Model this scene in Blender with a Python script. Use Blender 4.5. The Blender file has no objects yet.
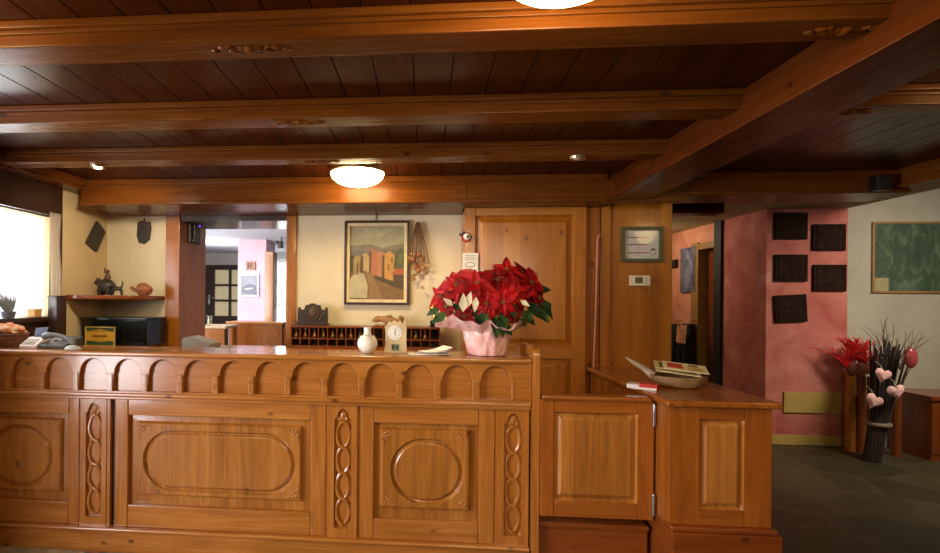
import bpy, bmesh, math, random
from mathutils import Vector, Matrix
random.seed(7)
PI = math.pi
sc = bpy.context.scene
COL = sc.collection

# ------------------------------------------------------------------ camera model (940 x 553 frame)
F, CX, CY, EZ = 520.0, 381.0, 299.6, 1.45
TH, RO = math.atan(44 / 520.0), 0.0086
c_, s_ = math.cos(TH), math.sin(TH)
cr, sr = math.cos(RO), math.sin(RO)
FW = Vector((-s_, c_, 0)); RT = Vector((c_ * cr, s_ * cr, sr)); UP = Vector((-c_ * sr, -s_ * sr, cr))
cd = bpy.data.cameras.new('camera'); cam = bpy.data.objects.new('camera', cd); COL.objects.link(cam)
m = Matrix((( RT.x, UP.x, -FW.x, 0), (RT.y, UP.y, -FW.y, 0), (RT.z, UP.z, -FW.z, EZ), (0, 0, 0, 1)))
cam.matrix_world = m
cd.sensor_width = 36; cd.sensor_fit = 'HORIZONTAL'; cd.lens = F / 940 * 36
cd.shift_x = (470 - CX) / 940; cd.shift_y = (CY - 276.5) / 940; cd.clip_start = 0.05
sc.camera = cam

def ray(u, v):
    return FW + RT * ((u - CX) / F) + UP * ((CY - v) / F)
def onY(u, v, Y):            # where a sight line meets the plane y = Y
    d = ray(u, v); t = Y / d.y
    return Vector((d.x * t, Y, EZ + d.z * t))
def onX(u, v, X):
    d = ray(u, v); t = X / d.x
    return Vector((X, d.y * t, EZ + d.z * t))
def onZ(u, v, Z):
    d = ray(u, v); t = (Z - EZ) / d.z
    return Vector((d.x * t, d.y * t, Z))

# ------------------------------------------------------------------ materials
def lin(c):
    return c / 12.92 if c <= 0.04045 else ((c + 0.055) / 1.055) ** 2.4
def rgb(r, g, b):
    return (lin(r / 255), lin(g / 255), lin(b / 255), 1)

def new_mat(name):
    mt = bpy.data.materials.new(name); mt.use_nodes = True
    nt = mt.node_tree; nt.nodes.clear()
    out = nt.nodes.new('ShaderNodeOutputMaterial'); b = nt.nodes.new('ShaderNodeBsdfPrincipled')
    nt.links.new(b.outputs[0], out.inputs[0])
    return mt, nt, b, out
def N(nt, t, **kw):
    n = nt.nodes.new(t)
    for k, v in kw.items(): setattr(n, k, v)
    return n
def ramp(nt, fac, stops):
    r = N(nt, 'ShaderNodeValToRGB'); e = r.color_ramp.elements
    while len(e) < len(stops): e.new(0.5)
    for i, (p, c) in enumerate(stops): e[i].position = p; e[i].color = c
    nt.links.new(fac, r.inputs[0]); return r.outputs[0]
def mixc(nt, fac, a, b, mode='MIX'):
    n = N(nt, 'ShaderNodeMix', data_type='RGBA', blend_type=mode)
    for s, v in ((0, fac), (6, a), (7, b)):
        if hasattr(v, 'is_output'): nt.links.new(v, n.inputs[s])
        else: n.inputs[s].default_value = v
    return n.outputs[2]
def mathn(nt, op, a, b=0.0):
    n = N(nt, 'ShaderNodeMath', operation=op)
    for s, v in ((0, a), (1, b)):
        if hasattr(v, 'is_output'): nt.links.new(v, n.inputs[s])
        else: n.inputs[s].default_value = v
    return n.outputs[0]
def coords(nt, scale, jitter=True):
    tc = N(nt, 'ShaderNodeTexCoord'); src = tc.outputs['Object']
    if jitter:
        oi = N(nt, 'ShaderNodeObjectInfo'); j = mathn(nt, 'MULTIPLY', oi.outputs['Random'], 7.3)
        va = N(nt, 'ShaderNodeVectorMath', operation='ADD')
        nt.links.new(src, va.inputs[0]); nt.links.new(j, va.inputs[1]); src = va.outputs[0]
    mp = N(nt, 'ShaderNodeMapping'); mp.inputs['Scale'].default_value = scale
    nt.links.new(src, mp.inputs[0]); return mp.outputs[0]
def noise(nt, vec, scale, detail=3, rough=0.5, dist=0.0):
    n = N(nt, 'ShaderNodeTexNoise'); n.inputs['Scale'].default_value = scale; n.inputs['Detail'].default_value = detail
    n.inputs['Roughness'].default_value = rough; n.inputs['Distortion'].default_value = dist
    nt.links.new(vec, n.inputs['Vector']); return n
def bump(nt, b, h, strength=0.2, dist=0.01):
    n = N(nt, 'ShaderNodeBump'); n.inputs['Strength'].default_value = strength; n.inputs['Distance'].default_value = dist
    nt.links.new(h, n.inputs['Height']); nt.links.new(n.outputs[0], b.inputs['Normal'])

_M = {}
WOODS = {   # dark, mid, light, knot, roughness
    'pine':   (rgb(126, 72, 24), rgb(160, 97, 38), rgb(184, 121, 56), rgb(70, 32, 10), 0.26),
    'pine2':  (rgb(110, 56, 15), rgb(142, 77, 24), rgb(164, 96, 36), rgb(54, 22, 6), 0.26),
    'field':  (rgb(126, 74, 25), rgb(158, 98, 39), rgb(180, 120, 56), rgb(60, 28, 9), 0.27),
    'gold':   (rgb(138, 77, 16), rgb(164, 97, 24), rgb(184, 117, 36), rgb(96, 44, 12), 0.32),
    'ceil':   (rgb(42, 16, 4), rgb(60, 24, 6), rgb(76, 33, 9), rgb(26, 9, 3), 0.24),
    'beam':   (rgb(76, 37, 9), rgb(98, 52, 14), rgb(118, 67, 21), rgb(40, 15, 4), 0.26),
    'deepbeam': (rgb(56, 23, 5), rgb(74, 33, 8), rgb(90, 44, 12), rgb(32, 12, 3), 0.26),
    'dark':   (rgb(36, 19, 9), rgb(52, 29, 14), rgb(66, 38, 19), rgb(24, 11, 5), 0.5),
    'red':    (rgb(98, 43, 12), rgb(122, 58, 17), rgb(140, 74, 26), rgb(54, 20, 6), 0.3),
}
def wood(kind, ax='x', staves=0.0, knots=True):
    key = ('w', kind, ax, staves, knots)
    if key in _M: return _M[key]
    D, Mi, L, K, ro = WOODS[kind]
    mt, nt, b, out = new_mat('wood_' + kind + '_' + ax)
    i = 'xyz'.index(ax)
    sc1 = [9.0] * 3; sc1[i] = 0.9
    sc2 = [90.0] * 3; sc2[i] = 3.0
    v1 = coords(nt, sc1); n1 = noise(nt, v1, 1.6, 5, 0.55, 1.2)
    v2 = coords(nt, sc2); n2 = noise(nt, v2, 1.0, 2, 0.5)
    f = mathn(nt, 'ADD', mathn(nt, 'MULTIPLY', n1.outputs[0], 0.72), mathn(nt, 'MULTIPLY', n2.outputs[0], 0.28))
    if staves:
        v0 = coords(nt, [1 / staves] * 3); sp = N(nt, 'ShaderNodeSeparateXYZ'); nt.links.new(v0, sp.inputs[0])
        j = {'x': 2, 'z': 0, 'y': 0}[ax]
        fl = mathn(nt, 'FLOOR', sp.outputs[j]); wn = N(nt, 'ShaderNodeTexWhiteNoise', noise_dimensions='1D')
        nt.links.new(fl, wn.inputs['W'])
        f = mathn(nt, 'ADD', f, mathn(nt, 'MULTIPLY', mathn(nt, 'SUBTRACT', wn.outputs[0], 0.5), 0.26))
    col = ramp(nt, f, [(0.22, D), (0.5, Mi), (0.80, L)])
    if knots:
        sc3 = [8.5] * 3; sc3[i] = 5.2
        v3 = coords(nt, sc3); vo = N(nt, 'ShaderNodeTexVoronoi'); vo.inputs['Scale'].default_value = 1.0
        nt.links.new(v3, vo.inputs['Vector'])
        sx = N(nt, 'ShaderNodeSeparateColor'); nt.links.new(vo.outputs['Color'], sx.inputs[0])
        on = mathn(nt, 'GREATER_THAN', sx.outputs[0], 0.35)
        kd = ramp(nt, vo.outputs['Distance'], [(0.06, (1, 1, 1, 1)), (0.14, (0, 0, 0, 1))])
        col = mixc(nt, mathn(nt, 'MULTIPLY', mathn(nt, 'MULTIPLY', kd, on), 0.8), col, K)
    nt.links.new(col, b.inputs['Base Color'])
    rr = mathn(nt, 'ADD', mathn(nt, 'MULTIPLY', n2.outputs[0], 0.14), ro - 0.07); nt.links.new(rr, b.inputs['Roughness'])
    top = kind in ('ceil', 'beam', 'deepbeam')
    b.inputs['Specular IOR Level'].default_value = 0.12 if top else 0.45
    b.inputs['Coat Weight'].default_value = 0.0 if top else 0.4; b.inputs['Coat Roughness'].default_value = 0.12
    bump(nt, b, n2.outputs[0], 0.03, 0.002)
    _M[key] = mt; return mt
def plain(name, col, rough=0.5, metal=0.0, var=0.08, scale=14.0, bmp=0.0, sheen=0.0, trans=0.0):
    if name in _M: return _M[name]
    mt, nt, b, out = new_mat(name)
    n = noise(nt, coords(nt, (1, 1, 1)), scale, 4, 0.6)
    lo = tuple(c * (1 - 2.2 * var) for c in col[:3]) + (1,); hi = tuple(min(1, c * (1 + 2.2 * var)) for c in col[:3]) + (1,)
    nt.links.new(ramp(nt, n.outputs[0], [(0.3, lo), (0.7, hi)]), b.inputs['Base Color'])
    b.inputs['Roughness'].default_value = rough; b.inputs['Metallic'].default_value = metal
    if sheen: b.inputs['Sheen Weight'].default_value = sheen
    if trans: b.inputs['Transmission Weight'].default_value = trans
    if bmp: bump(nt, b, n.outputs[0], bmp, 0.01)
    _M[name] = mt; return mt
def plaster(name, c0, c1, c2=None, scale=2.2, bmp=0.15):
    if name in _M: return _M[name]
    mt, nt, b, out = new_mat(name)
    v = coords(nt, (1, 1, 1), False)
    n = noise(nt, v, scale, 6, 0.62, 0.6); n2 = noise(nt, v, scale * 14, 3)
    st = [(0.32, c0), (0.62, c1)] + ([(0.75, c2)] if c2 else [])
    nt.links.new(ramp(nt, n.outputs[0], st), b.inputs['Base Color']); b.inputs['Roughness'].default_value = 0.8
    b.inputs['Specular IOR Level'].default_value = 0.2
    bump(nt, b, n2.outputs[0], bmp, 0.01)
    _M[name] = mt; return mt
def emit(name, col, strength):
    if name in _M: return _M[name]
    mt, nt, b, out = new_mat(name)
    n = noise(nt, coords(nt, (1, 1, 1)), 9, 2)
    c = ramp(nt, n.outputs[0], [(0.3, tuple(x * 0.93 for x in col[:3]) + (1,)), (0.7, col)])
    nt.links.new(c, b.inputs['Base Color']); nt.links.new(c, b.inputs['Emission Color'])
    b.inputs['Emission Strength'].default_value = strength; b.inputs['Roughness'].default_value = 0.3
    _M[name] = mt; return mt
def glass_pane(name, tint=(1, 1, 1, 1), gl=0.08):
    if name in _M: return _M[name]
    mt, nt, b, out = new_mat(name); nt.nodes.remove(b)
    t = N(nt, 'ShaderNodeBsdfTransparent'); t.inputs[0].default_value = tint
    g = N(nt, 'ShaderNodeBsdfGlossy'); g.inputs['Roughness'].default_value = 0.03
    mx = N(nt, 'ShaderNodeMixShader'); mx.inputs[0].default_value = gl
    nt.links.new(t.outputs[0], mx.inputs[1]); nt.links.new(g.outputs[0], mx.inputs[2]); nt.links.new(mx.outputs[0], out.inputs[0])
    _M[name] = mt; return mt
def sheer(name, col, clear=0.35):
    if name in _M: return _M[name]
    mt, nt, b, out = new_mat(name); nt.nodes.remove(b)
    t = N(nt, 'ShaderNodeBsdfTransparent'); tl = N(nt, 'ShaderNodeBsdfTranslucent'); d = N(nt, 'ShaderNodeBsdfDiffuse')
    n = noise(nt, coords(nt, (1, 60, 60)), 1.5, 3)
    cc = ramp(nt, n.outputs[0], [(0.3, tuple(x * 0.85 for x in col[:3]) + (1,)), (0.7, col)])
    nt.links.new(cc, tl.inputs[0]); nt.links.new(cc, d.inputs[0])
    m1 = N(nt, 'ShaderNodeMixShader'); m1.inputs[0].default_value = 0.8
    nt.links.new(d.outputs[0], m1.inputs[1]); nt.links.new(tl.outputs[0], m1.inputs[2])
    m2 = N(nt, 'ShaderNodeMixShader'); m2.inputs[0].default_value = clear
    nt.links.new(m1.outputs[0], m2.inputs[1]); nt.links.new(t.outputs[0], m2.inputs[2]); nt.links.new(m2.outputs[0], out.inputs[0])
    _M[name] = mt; return mt

CREAM = plaster('cream_plaster', rgb(214, 198, 166), rgb(226, 212, 182), scale=1.6)
WHITE = plaster('white_plaster', rgb(160, 151, 130), rgb(174, 165, 144), scale=1.4)
PINK = plaster('pink_sponged_plaster', rgb(170, 84, 72), rgb(200, 124, 108), rgb(218, 170, 154), scale=2.6)
PINK2 = plaster('pale_pink_plaster', rgb(216, 172, 184), rgb(226, 192, 202), scale=2.0)
CORR = plaster('apricot_sponged_plaster', rgb(190, 112, 82), rgb(208, 146, 114), rgb(222, 178, 150), scale=2.4)
LAV = plaster('pale_ceiling_plaster', rgb(196, 196, 206), rgb(210, 210, 218), scale=1.0, bmp=0.05)
OCHRE = plaster('ochre_paint', rgb(168, 138, 70), rgb(190, 160, 88), scale=3.0)

def slate():
    mt, nt, b, out = new_mat('slate_flags')
    v = coords(nt, (1, 1, 1), False); nz = noise(nt, v, 1.4, 3)
    wv = mixc(nt, 0.14, v, nz.outputs['Color'])
    vo = N(nt, 'ShaderNodeTexVoronoi', feature='DISTANCE_TO_EDGE'); vo.inputs['Scale'].default_value = 1.9
    vc = N(nt, 'ShaderNodeTexVoronoi'); vc.inputs['Scale'].default_value = 1.9
    nt.links.new(wv, vo.inputs['Vector']); nt.links.new(wv, vc.inputs['Vector'])
    sx = N(nt, 'ShaderNodeSeparateColor'); nt.links.new(vc.outputs['Color'], sx.inputs[0])
    n2 = noise(nt, v, 7, 6, 0.65)
    f = mathn(nt, 'ADD', mathn(nt, 'MULTIPLY', sx.outputs[0], 0.45), mathn(nt, 'MULTIPLY', n2.outputs[0], 0.6))
    col = ramp(nt, f, [(0.2, rgb(50, 44, 28)), (0.5, rgb(66, 58, 36)), (0.8, rgb(84, 74, 48))])
    j = ramp(nt, vo.outputs['Distance'], [(0.008, (1, 1, 1, 1)), (0.03, (0, 0, 0, 1))])
    nt.links.new(mixc(nt, j, col, rgb(84, 72, 46)), b.inputs['Base Color']); b.inputs['Roughness'].default_value = 0.5
    bump(nt, b, n2.outputs[0], 0.3, 0.01)
    return mt
def rugmat():
    mt, nt, b, out = new_mat('woven_rug')
    v = coords(nt, (1, 1, 1), False)
    vo = N(nt, 'ShaderNodeTexVoronoi', distance='MANHATTAN'); vo.inputs['Scale'].default_value = 11
    nt.links.new(v, vo.inputs['Vector'])
    sx = N(nt, 'ShaderNodeSeparateColor'); nt.links.new(vo.outputs['Color'], sx.inputs[0])
    col = ramp(nt, sx.outputs[0], [(0.0, rgb(190, 176, 130)), (0.35, rgb(158, 80, 60)), (0.6, rgb(196, 180, 140)), (0.85, rgb(120, 110, 90))])
    n = noise(nt, v, 160, 2); nt.links.new(mixc(nt, 0.25, col, n.outputs['Color'], 'MULTIPLY'), b.inputs['Base Color'])
    b.inputs['Roughness'].default_value = 0.95; bump(nt, b, n.outputs[0], 0.6, 0.01)
    return mt

# ------------------------------------------------------------------ mesh builder
class MB:
    def __init__(s): s.v = []; s.f = []; s.m = []; s.mi = 0
    def add(s, vs, fs):
        b = len(s.v); s.v.extend(Vector(p) for p in vs)
        for f in fs: s.f.append(tuple(b + i for i in f)); s.m.append(s.mi)
        return s
    def frombm(s, bm, M=None):
        bm.verts.ensure_lookup_table(); bm.verts.index_update()
        s.add([(M @ v.co if M else v.co.copy()) for v in bm.verts], [[v.index for v in f.verts] for f in bm.faces]); bm.free(); return s
    def box(s, x0, y0, z0, x1, y1, z1, bev=0.0, M=None, seg=2):
        bm = bmesh.new(); bmesh.ops.create_cube(bm, size=1)
        for v in bm.verts:
            v.co = Vector(((x0 + x1) / 2 + v.co.x * (x1 - x0), (y0 + y1) / 2 + v.co.y * (y1 - y0), (z0 + z1) / 2 + v.co.z * (z1 - z0)))
        if bev: bmesh.ops.bevel(bm, geom=bm.edges[:], offset=min(bev, 0.45 * min(abs(x1 - x0), abs(y1 - y0), abs(z1 - z0))), segments=seg, affect='EDGES', profile=0.5)
        return s.frombm(bm, M)
    def lathe(s, c, prof, n=32, M=None, mod=None):       # prof: (r, z) from bottom to top
        vs, fs = [], []
        for k, (r, z) in enumerate(prof):
            for i in range(n):
                a = 2 * PI * i / n; rr = r * (mod(a, z) if mod else 1)
                vs.append(Vector((c[0] + rr * math.cos(a), c[1] + rr * math.sin(a), c[2] + z)))
        for k in range(len(prof) - 1):
            for i in range(n):
                j = (i + 1) % n; fs.append((k * n + i, k * n + j, (k + 1) * n + j, (k + 1) * n + i))
        if prof[0][0] > 1e-5: fs.append(tuple(reversed(range(n))))
        if prof[-1][0] > 1e-5: fs.append(tuple((len(prof) - 1) * n + i for i in range(n)))
        if M: vs = [M @ v for v in vs]
        return s.add(vs, fs)
    def tube(s, pts, rad, n=8, sy=1.0, closed=False):
        pts = [Vector(p) for p in pts]; L = len(pts); vs, fs = [], []
        prev = None
        for k, p in enumerate(pts):
            t = (pts[(k + 1) % L] - pts[k - 1]) if closed else (pts[min(k + 1, L - 1)] - pts[max(k - 1, 0)])
            t.normalize()
            if prev is None:
                ref = Vector((0, 1, 0)) if abs(t.y) < 0.9 else Vector((1, 0, 0)); u = t.cross(ref).normalized()
            else: u = (prev - t * prev.dot(t)).normalized()
            prev = u; w = t.cross(u)
            r = rad[k] if isinstance(rad, (list, tuple)) else rad
            for i in range(n):
                a = 2 * PI * i / n; vs.append(p + u * (r * math.cos(a)) + w * (r * sy * math.sin(a)))
        for k in range(L if closed else L - 1):
            for i in range(n):
                j = (i + 1) % n; k2 = (k + 1) % L; fs.append((k * n + i, k * n + j, k2 * n + j, k2 * n + i))
        if not closed: fs.append(tuple(reversed(range(n)))); fs.append(tuple((L - 1) * n + i for i in range(n)))
        return s.add(vs, fs)
    def ball(s, c, r, sx=1, sy=1, sz=1, n=14, M=None):
        bm = bmesh.new(); bmesh.ops.create_uvsphere(bm, u_segments=n, v_segments=max(6, n // 2 + 1), radius=r)
        T = Matrix.Translation(c) @ (M if M else Matrix()) @ Matrix.Diagonal((sx, sy, sz, 1))
        return s.frombm(bm, T)
    def prism(s, poly, a0, a1, axis='y', bev=0.0):   # poly in the plane across the axis
        def P(p, a): return {'y': (p[0], a, p[1]), 'z': (p[0], p[1], a), 'x': (a, p[0], p[1])}[axis]
        bm = bmesh.new(); lo = [bm.verts.new(P(p, a0)) for p in poly]; hi = [bm.verts.new(P(p, a1)) for p in poly]
        n = len(poly); bm.faces.new(lo); bm.faces.new(list(reversed(hi)))
        for i in range(n): bm.faces.new((lo[i], hi[i], hi[(i + 1) % n], lo[(i + 1) % n]))
        bmesh.ops.recalc_face_normals(bm, faces=bm.faces[:])
        if bev: bmesh.ops.bevel(bm, geom=bm.edges[:], offset=bev, segments=2, affect='EDGES', profile=0.5, clamp_overlap=True)
        return s.frombm(bm)
    def face(s, pts): return s.add(pts, [tuple(range(len(pts)))])
    def relief(s, c, loops, cap=True, n=72):          # loops: (outline polygon in xz, depth y), star-shaped round c
        angs = {round(2 * PI * i / n - PI, 5) for i in range(n)}
        for poly, y in loops:
            if len(poly) <= 12:
                for p in poly: angs.add(round(math.atan2(p[1] - c[1], p[0] - c[0]), 5))
        angs = sorted(angs); k = len(angs); vs, fs = [], []
        for poly, y in loops:
            for a in angs:
                dx, dz = math.cos(a), math.sin(a); best = None
                for i in range(len(poly)):
                    x1, z1 = poly[i][0] - c[0], poly[i][1] - c[1]; x2, z2 = poly[(i + 1) % len(poly)][0] - c[0], poly[(i + 1) % len(poly)][1] - c[1]
                    ex, ez = x2 - x1, z2 - z1; det = dx * ez - dz * ex
                    if abs(det) < 1e-12: continue
                    t = (x1 * ez - z1 * ex) / det; q = (x1 * dz - z1 * dx) / det
                    if t > 0 and -1e-6 <= q <= 1 + 1e-6: best = t if best is None else max(best, t)
                best = best or 0.001
                vs.append((c[0] + dx * best, y, c[1] + dz * best))
        for l in range(len(loops) - 1):
            for i in range(k):
                j = (i + 1) % k; fs.append((l * k + i, l * k + j, (l + 1) * k + j, (l + 1) * k + i))
        if cap: fs.append(tuple((len(loops) - 1) * k + i for i in range(k)))
        return s.add(vs, fs)

LOC = {}
def mesh_obj(name, mb, mat, parent=None, loc=None, smooth=True, local=False, angle=35):
    o0 = LOC.get(parent.name, Vector((0, 0, 0))) if parent else Vector(loc or (0, 0, 0))
    me = bpy.data.meshes.new(name)
    me.from_pydata([tuple(p if local else p - o0) for p in mb.v], [], mb.f)
    mats = mat if isinstance(mat, (list, tuple)) else [mat]
    for q in mats: me.materials.append(q)
    if len(mats) > 1:
        for p, k in zip(me.polygons, mb.m): p.material_index = k
    me.validate(); me.update()
    bm = bmesh.new(); bm.from_mesh(me); bmesh.ops.recalc_face_normals(bm, faces=bm.faces[:]); bm.to_mesh(me); bm.free()
    if smooth:
        me.shade_smooth(); me.set_sharp_from_angle(angle=math.radians(angle))
    o = bpy.data.objects.new(name, me); COL.objects.link(o)
    if smooth:
        wn = o.modifiers.new('weighted_normal', 'WEIGHTED_NORMAL'); wn.keep_sharp = True
    if parent: o.parent = parent; LOC[o.name] = o0
    else: o.location = o0; LOC[o.name] = o0
    return o
def struct(name, mb, mat, **k):
    o = mesh_obj(name, mb, mat, **k)
    if not o.parent: o['kind'] = 'structure'
    return o
def thing(name, label, cat, loc=(0, 0, 0), rotz=0.0, group=None, kind=None):
    o = bpy.data.objects.new(name, None); COL.objects.link(o); o.empty_display_size = 0.05
    o.location = loc; o.rotation_euler = (0, 0, rotz); LOC[o.name] = Vector(loc)
    if label: o['label'] = label; o['category'] = cat
    if group: o['group'] = group
    if kind: o['kind'] = kind
    return o
def solo(name, label, cat, mb, mat, loc, group=None, **k):
    o = mesh_obj(name, mb, mat, loc=loc, **k); o['label'] = label; o['category'] = cat
    if group: o['group'] = group
    return o
def part(name, mb, mat, parent, **k): return mesh_obj(name, mb, mat, parent=parent, **k)
def dup(root, loc, rotz=0, label=None):
    r = root.copy(); COL.objects.link(r); r.location = loc; r.rotation_euler[2] = rotz
    if label: r['label'] = label
    for ch in list(root.children):
        c = ch.copy(); COL.objects.link(c); c.parent = r
        for g in list(ch.children):
            d = g.copy(); COL.objects.link(d); d.parent = c
    return r
def rect(x0, z0, x1, z1): return [(x0, z0), (x1, z0), (x1, z1), (x0, z1)]
def stadium(x0, z0, x1, z1, n=20):
    r = min(x1 - x0, z1 - z0) / 2; p = []
    for (cx, cz, a0) in ((x1 - r, z0 + r, -PI / 2), (x1 - r, z1 - r, 0), (x0 + r, z1 - r, PI / 2), (x0 + r, z0 + r, PI)):
        for i in range(n): p.append((cx + r * math.cos(a0 + PI / 2 * i / (n - 1)), cz + r * math.sin(a0 + PI / 2 * i / (n - 1))))
    return p
def Rz(a): return Matrix.Rotation(a, 4, 'Z')
def Tr(*p): return Matrix.Translation(p)

# ================================================================== THE SETTING
XL, YB, ZC = -2.66, 4.15, 2.31      # left wall, back wall, plank ceiling
struct('floor', MB().box(-6, -2.0, -0.1, 7, 10, 0.0), slate(), smooth=False)
# plank ceiling, boards run in depth
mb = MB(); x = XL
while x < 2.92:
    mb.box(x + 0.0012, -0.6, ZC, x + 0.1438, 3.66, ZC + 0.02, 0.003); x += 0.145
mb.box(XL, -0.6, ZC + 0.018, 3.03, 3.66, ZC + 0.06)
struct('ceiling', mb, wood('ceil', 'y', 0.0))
# cross beams, a moulded step on top and a flat underside
def cross_beam(name, y0, x0, x1, zb=2.235, w=0.13):
    mb = MB(); mb.box(x0, y0, zb, x1, y0 + w, ZC, 0.006); mb.box(x0, y0 - 0.022, zb + 0.05, x1, y0, ZC, 0.005); mb.box(x0, y0 - 0.010, zb + 0.036, x1, y0, zb + 0.05, 0.003)
    return struct(name, mb, wood('beam', 'x'))
B1 = cross_beam('beam', 1.535, XL + 0.02, 1.275); B2 = cross_beam('beam', 2.213, XL + 0.02, 1.275); B3 = cross_beam('beam', 2.865, XL + 0.12, 1.275)
B4 = cross_beam('beam', 2.213, 1.48, 3.03)
def rosette(parent, x, y, w, zb=2.235):     # carved scroll under a beam
    mb = MB()
    for sgn in (-1, 1):
        for k in range(4):
            px = x + sgn * (0.02 + k * w / 9); mb.ball((px, y + 0.012 * math.sin(k * 2.2), zb), 0.02, 1.5 - 0.25 * k, 0.8 - 0.1 * k, 0.42, 10)
        pts = [(x + sgn * (w * 0.46 * i / 10), y + 0.02 * math.sin(i * 0.9), zb - 0.001) for i in range(11)]
        mb.tube(pts, [0.008 - 0.0005 * i for i in range(11)], 6)
    mb.ball((x, y, zb), 0.022, 1, 1, 0.6, 12)
    part('carving', mb, wood('beam', 'x'), parent)
rosette(B1, onZ(250, 48, 2.235).x, 1.595, 0.28); rosette(B1, onZ(868, 27, 2.235).x - 0.05, 1.60, 0.22)
rosette(B2, onZ(300, 123, 2.235).x, 2.27, 0.24); rosette(B3, onZ(322, 163, 2.235).x, 2.93, 0.22)
rosette(B4, 1.72, 2.28, 0.16)
# big beam running in depth, side beams, valance over the back counter
mb = MB(); mb.box(1.265, -0.6, 2.135, 1.49, 3.62, ZC, 0.01); mb.box(1.212, -0.6, 2.13, 1.285, 3.62, 2.175, 0.006); mb.box(1.24, -0.6, 2.175, 1.275, 3.62, 2.19, 0.004)
struct('beam', mb, wood('deepbeam', 'y'))
mb = MB(); mb.box(3.02, -0.6, 2.19, 3.06, 3.605, 2.74, 0.006); mb.box(3.0, -0.6, 2.19, 3.02, 3.605, 2.22, 0.005)
struct('beam', mb, wood('beam', 'y'))
mb = MB(); mb.box(XL, -0.6, 2.235, XL + 0.16, YB, ZC, 0.008); mb.box(XL, -0.6, 2.255, XL + 0.185, YB, ZC, 0.006)
struct('beam', mb, wood('beam', 'y'))
mb = MB(); mb.box(-2.53, 3.62, 2.125, 0.28, YB + 0.02, ZC + 0.05, 0.008); mb.box(0.279, 3.62, 2.125, 1.24, 3.86, ZC + 0.05, 0.008); mb.box(-2.53, 3.60, 2.27, 1.215, 3.62, ZC, 0.006); mb.box(-2.53, 3.607, 2.125, 1.215, 3.62, 2.15, 0.004)
VAL = struct('beam', mb, wood('beam', 'x'))
mb = MB(); mb.box(1.75, 3.62, 2.165, 3.10, 3.93, 2.45, 0.008); mb.box(1.235, 3.62, 2.125, 1.75, 3.72, 2.45, 0.008); mb.box(1.49, 3.6, 2.27, 3.10, 3.62, ZC, 0.006); mb.box(1.49, 3.605, 2.165, 3.10, 3.62, 2.19, 0.004)
struct('beam', mb, wood('beam', 'x'))

# walls of the reception
wy0, wy1, wz0, wz1 = 1.95, 3.555, 1.305, 2.025      # the window opening in the left wall
mb = MB(); mb.box(XL - 0.3, 1.80, -0.02, XL, wy0, 2.4); mb.box(XL - 0.3, wy1, -0.02, XL, 4.65, 2.4)
mb.box(XL - 0.3, wy0, -0.02, XL, wy1, wz0); mb.box(XL - 0.3, wy0, wz1, XL, wy1, 2.4)
struct('wall_left', mb, plaster('lamplit_cream_plaster', rgb(198, 172, 128), rgb(212, 188, 146), scale=1.6), smooth=False)  # cream toned warmer and darker, the spot's warm light put into the colour
mb = MB(); mb.box(XL - 0.3, YB, -0.02, -2.13, 4.63, 2.4); mb.box(-1.05, YB, -0.02, 1.70, 4.63, 2.4); mb.box(-2.13, YB, 2.14, -1.05, 4.63, 2.4); mb.box(-2.13, YB, -0.02, -1.05, 4.63, 0.95)
struct('wall_back', mb, CREAM, smooth=False)
# hatch casing in the back wall
mb = MB(); mb.box(-2.14, YB - 0.02, 0.0, -2.02, 4.65, 2.125, 0.006)
HJ = struct('trim_1', mb, wood('gold', 'z', 0.11))
mb = MB(); mb.box(-1.124, YB - 0.02, 0.0, -1.04, 4.65, 2.125, 0.006); struct('trim_2', mb, wood('pine', 'z'))
mb = MB(); mb.box(-2.02, YB, 2.085, -1.124, 4.65, 2.14, 0.004); struct('trim_3', mb, wood('dark', 'x'))
mb = MB(); mb.box(-2.02, YB, 0.95, -1.124, 4.65, 1.02, 0.004); struct('trim_4', mb, wood('pine', 'x'))
# window on the left
W = thing('window_1', None, None, (XL, 2.75, 1.36), kind='structure')
mb = MB(); dk = wood('dark', 'z')
mb.box(XL - 0.06, wy1, 1.0, XL + 0.02, 3.588, 2.235, 0.004)
mb.box(XL - 0.06, 1.85, wz1, XL + 0.018, wy1, 2.235, 0.004)
mb.box(XL - 0.06, 1.85, 1.0, XL + 0.018, wy1, wz0, 0.004)
mb.box(XL - 0.16, 2.52, wz0, XL - 0.11, 2.58, wz1)
part('window_frame', mb, dk, W)
part('windowsill', MB().box(XL - 0.28, 1.90, wz0 - 0.03, XL + 0.045, wy1 - 0.002, wz0 + 0.006, 0.006), dk, W)
part('pane', MB().box(XL - 0.19, wy0, wz0, XL - 0.184, wy1, wz1), glass_pane('window_glass'), W, smooth=False)
# sheer curtain, gathered at its right edge
mb = MB(); n = 120; vs = []; fs = []
for i in range(n + 1):
    y = 1.98 + (3.545 - 1.98) * i / n; a = 0.010 + 0.012 * (i / n) ** 6
    for z in (wz0 + 0.01, 1.6, 1.85, wz1 - 0.005): vs.append((XL - 0.085 + a * math.sin(i * 1.35) + 0.004 * math.sin(i * 0.31 + z * 3), y, z))
for i in range(n):
    for k in range(3): fs.append((i * 4 + k, (i + 1) * 4 + k, (i + 1) * 4 + k + 1, i * 4 + k + 1))
mb.add(vs, fs)
solo('curtain', 'sheer white lace curtain over the bright window at left', 'curtain', mb, sheer('white_sheer', rgb(250, 250, 250), 0.55), (XL - 0.05, 2.75, 1.37))
mb = MB(); vs = []; fs = []
for i in range(25):
    y = 3.445 + 0.098 * i / 24
    for k in range(9):
        z = wz0 + 0.12 + (wz1 + 0.02 - wz0 - 0.12) * k / 8; vs.append((XL + 0.036 + 0.010 * math.sin(i * 1.1), y + 0.012 * math.sin(k * 0.9) * (i / 24) - 0.012 * (k / 8), z))
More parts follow.
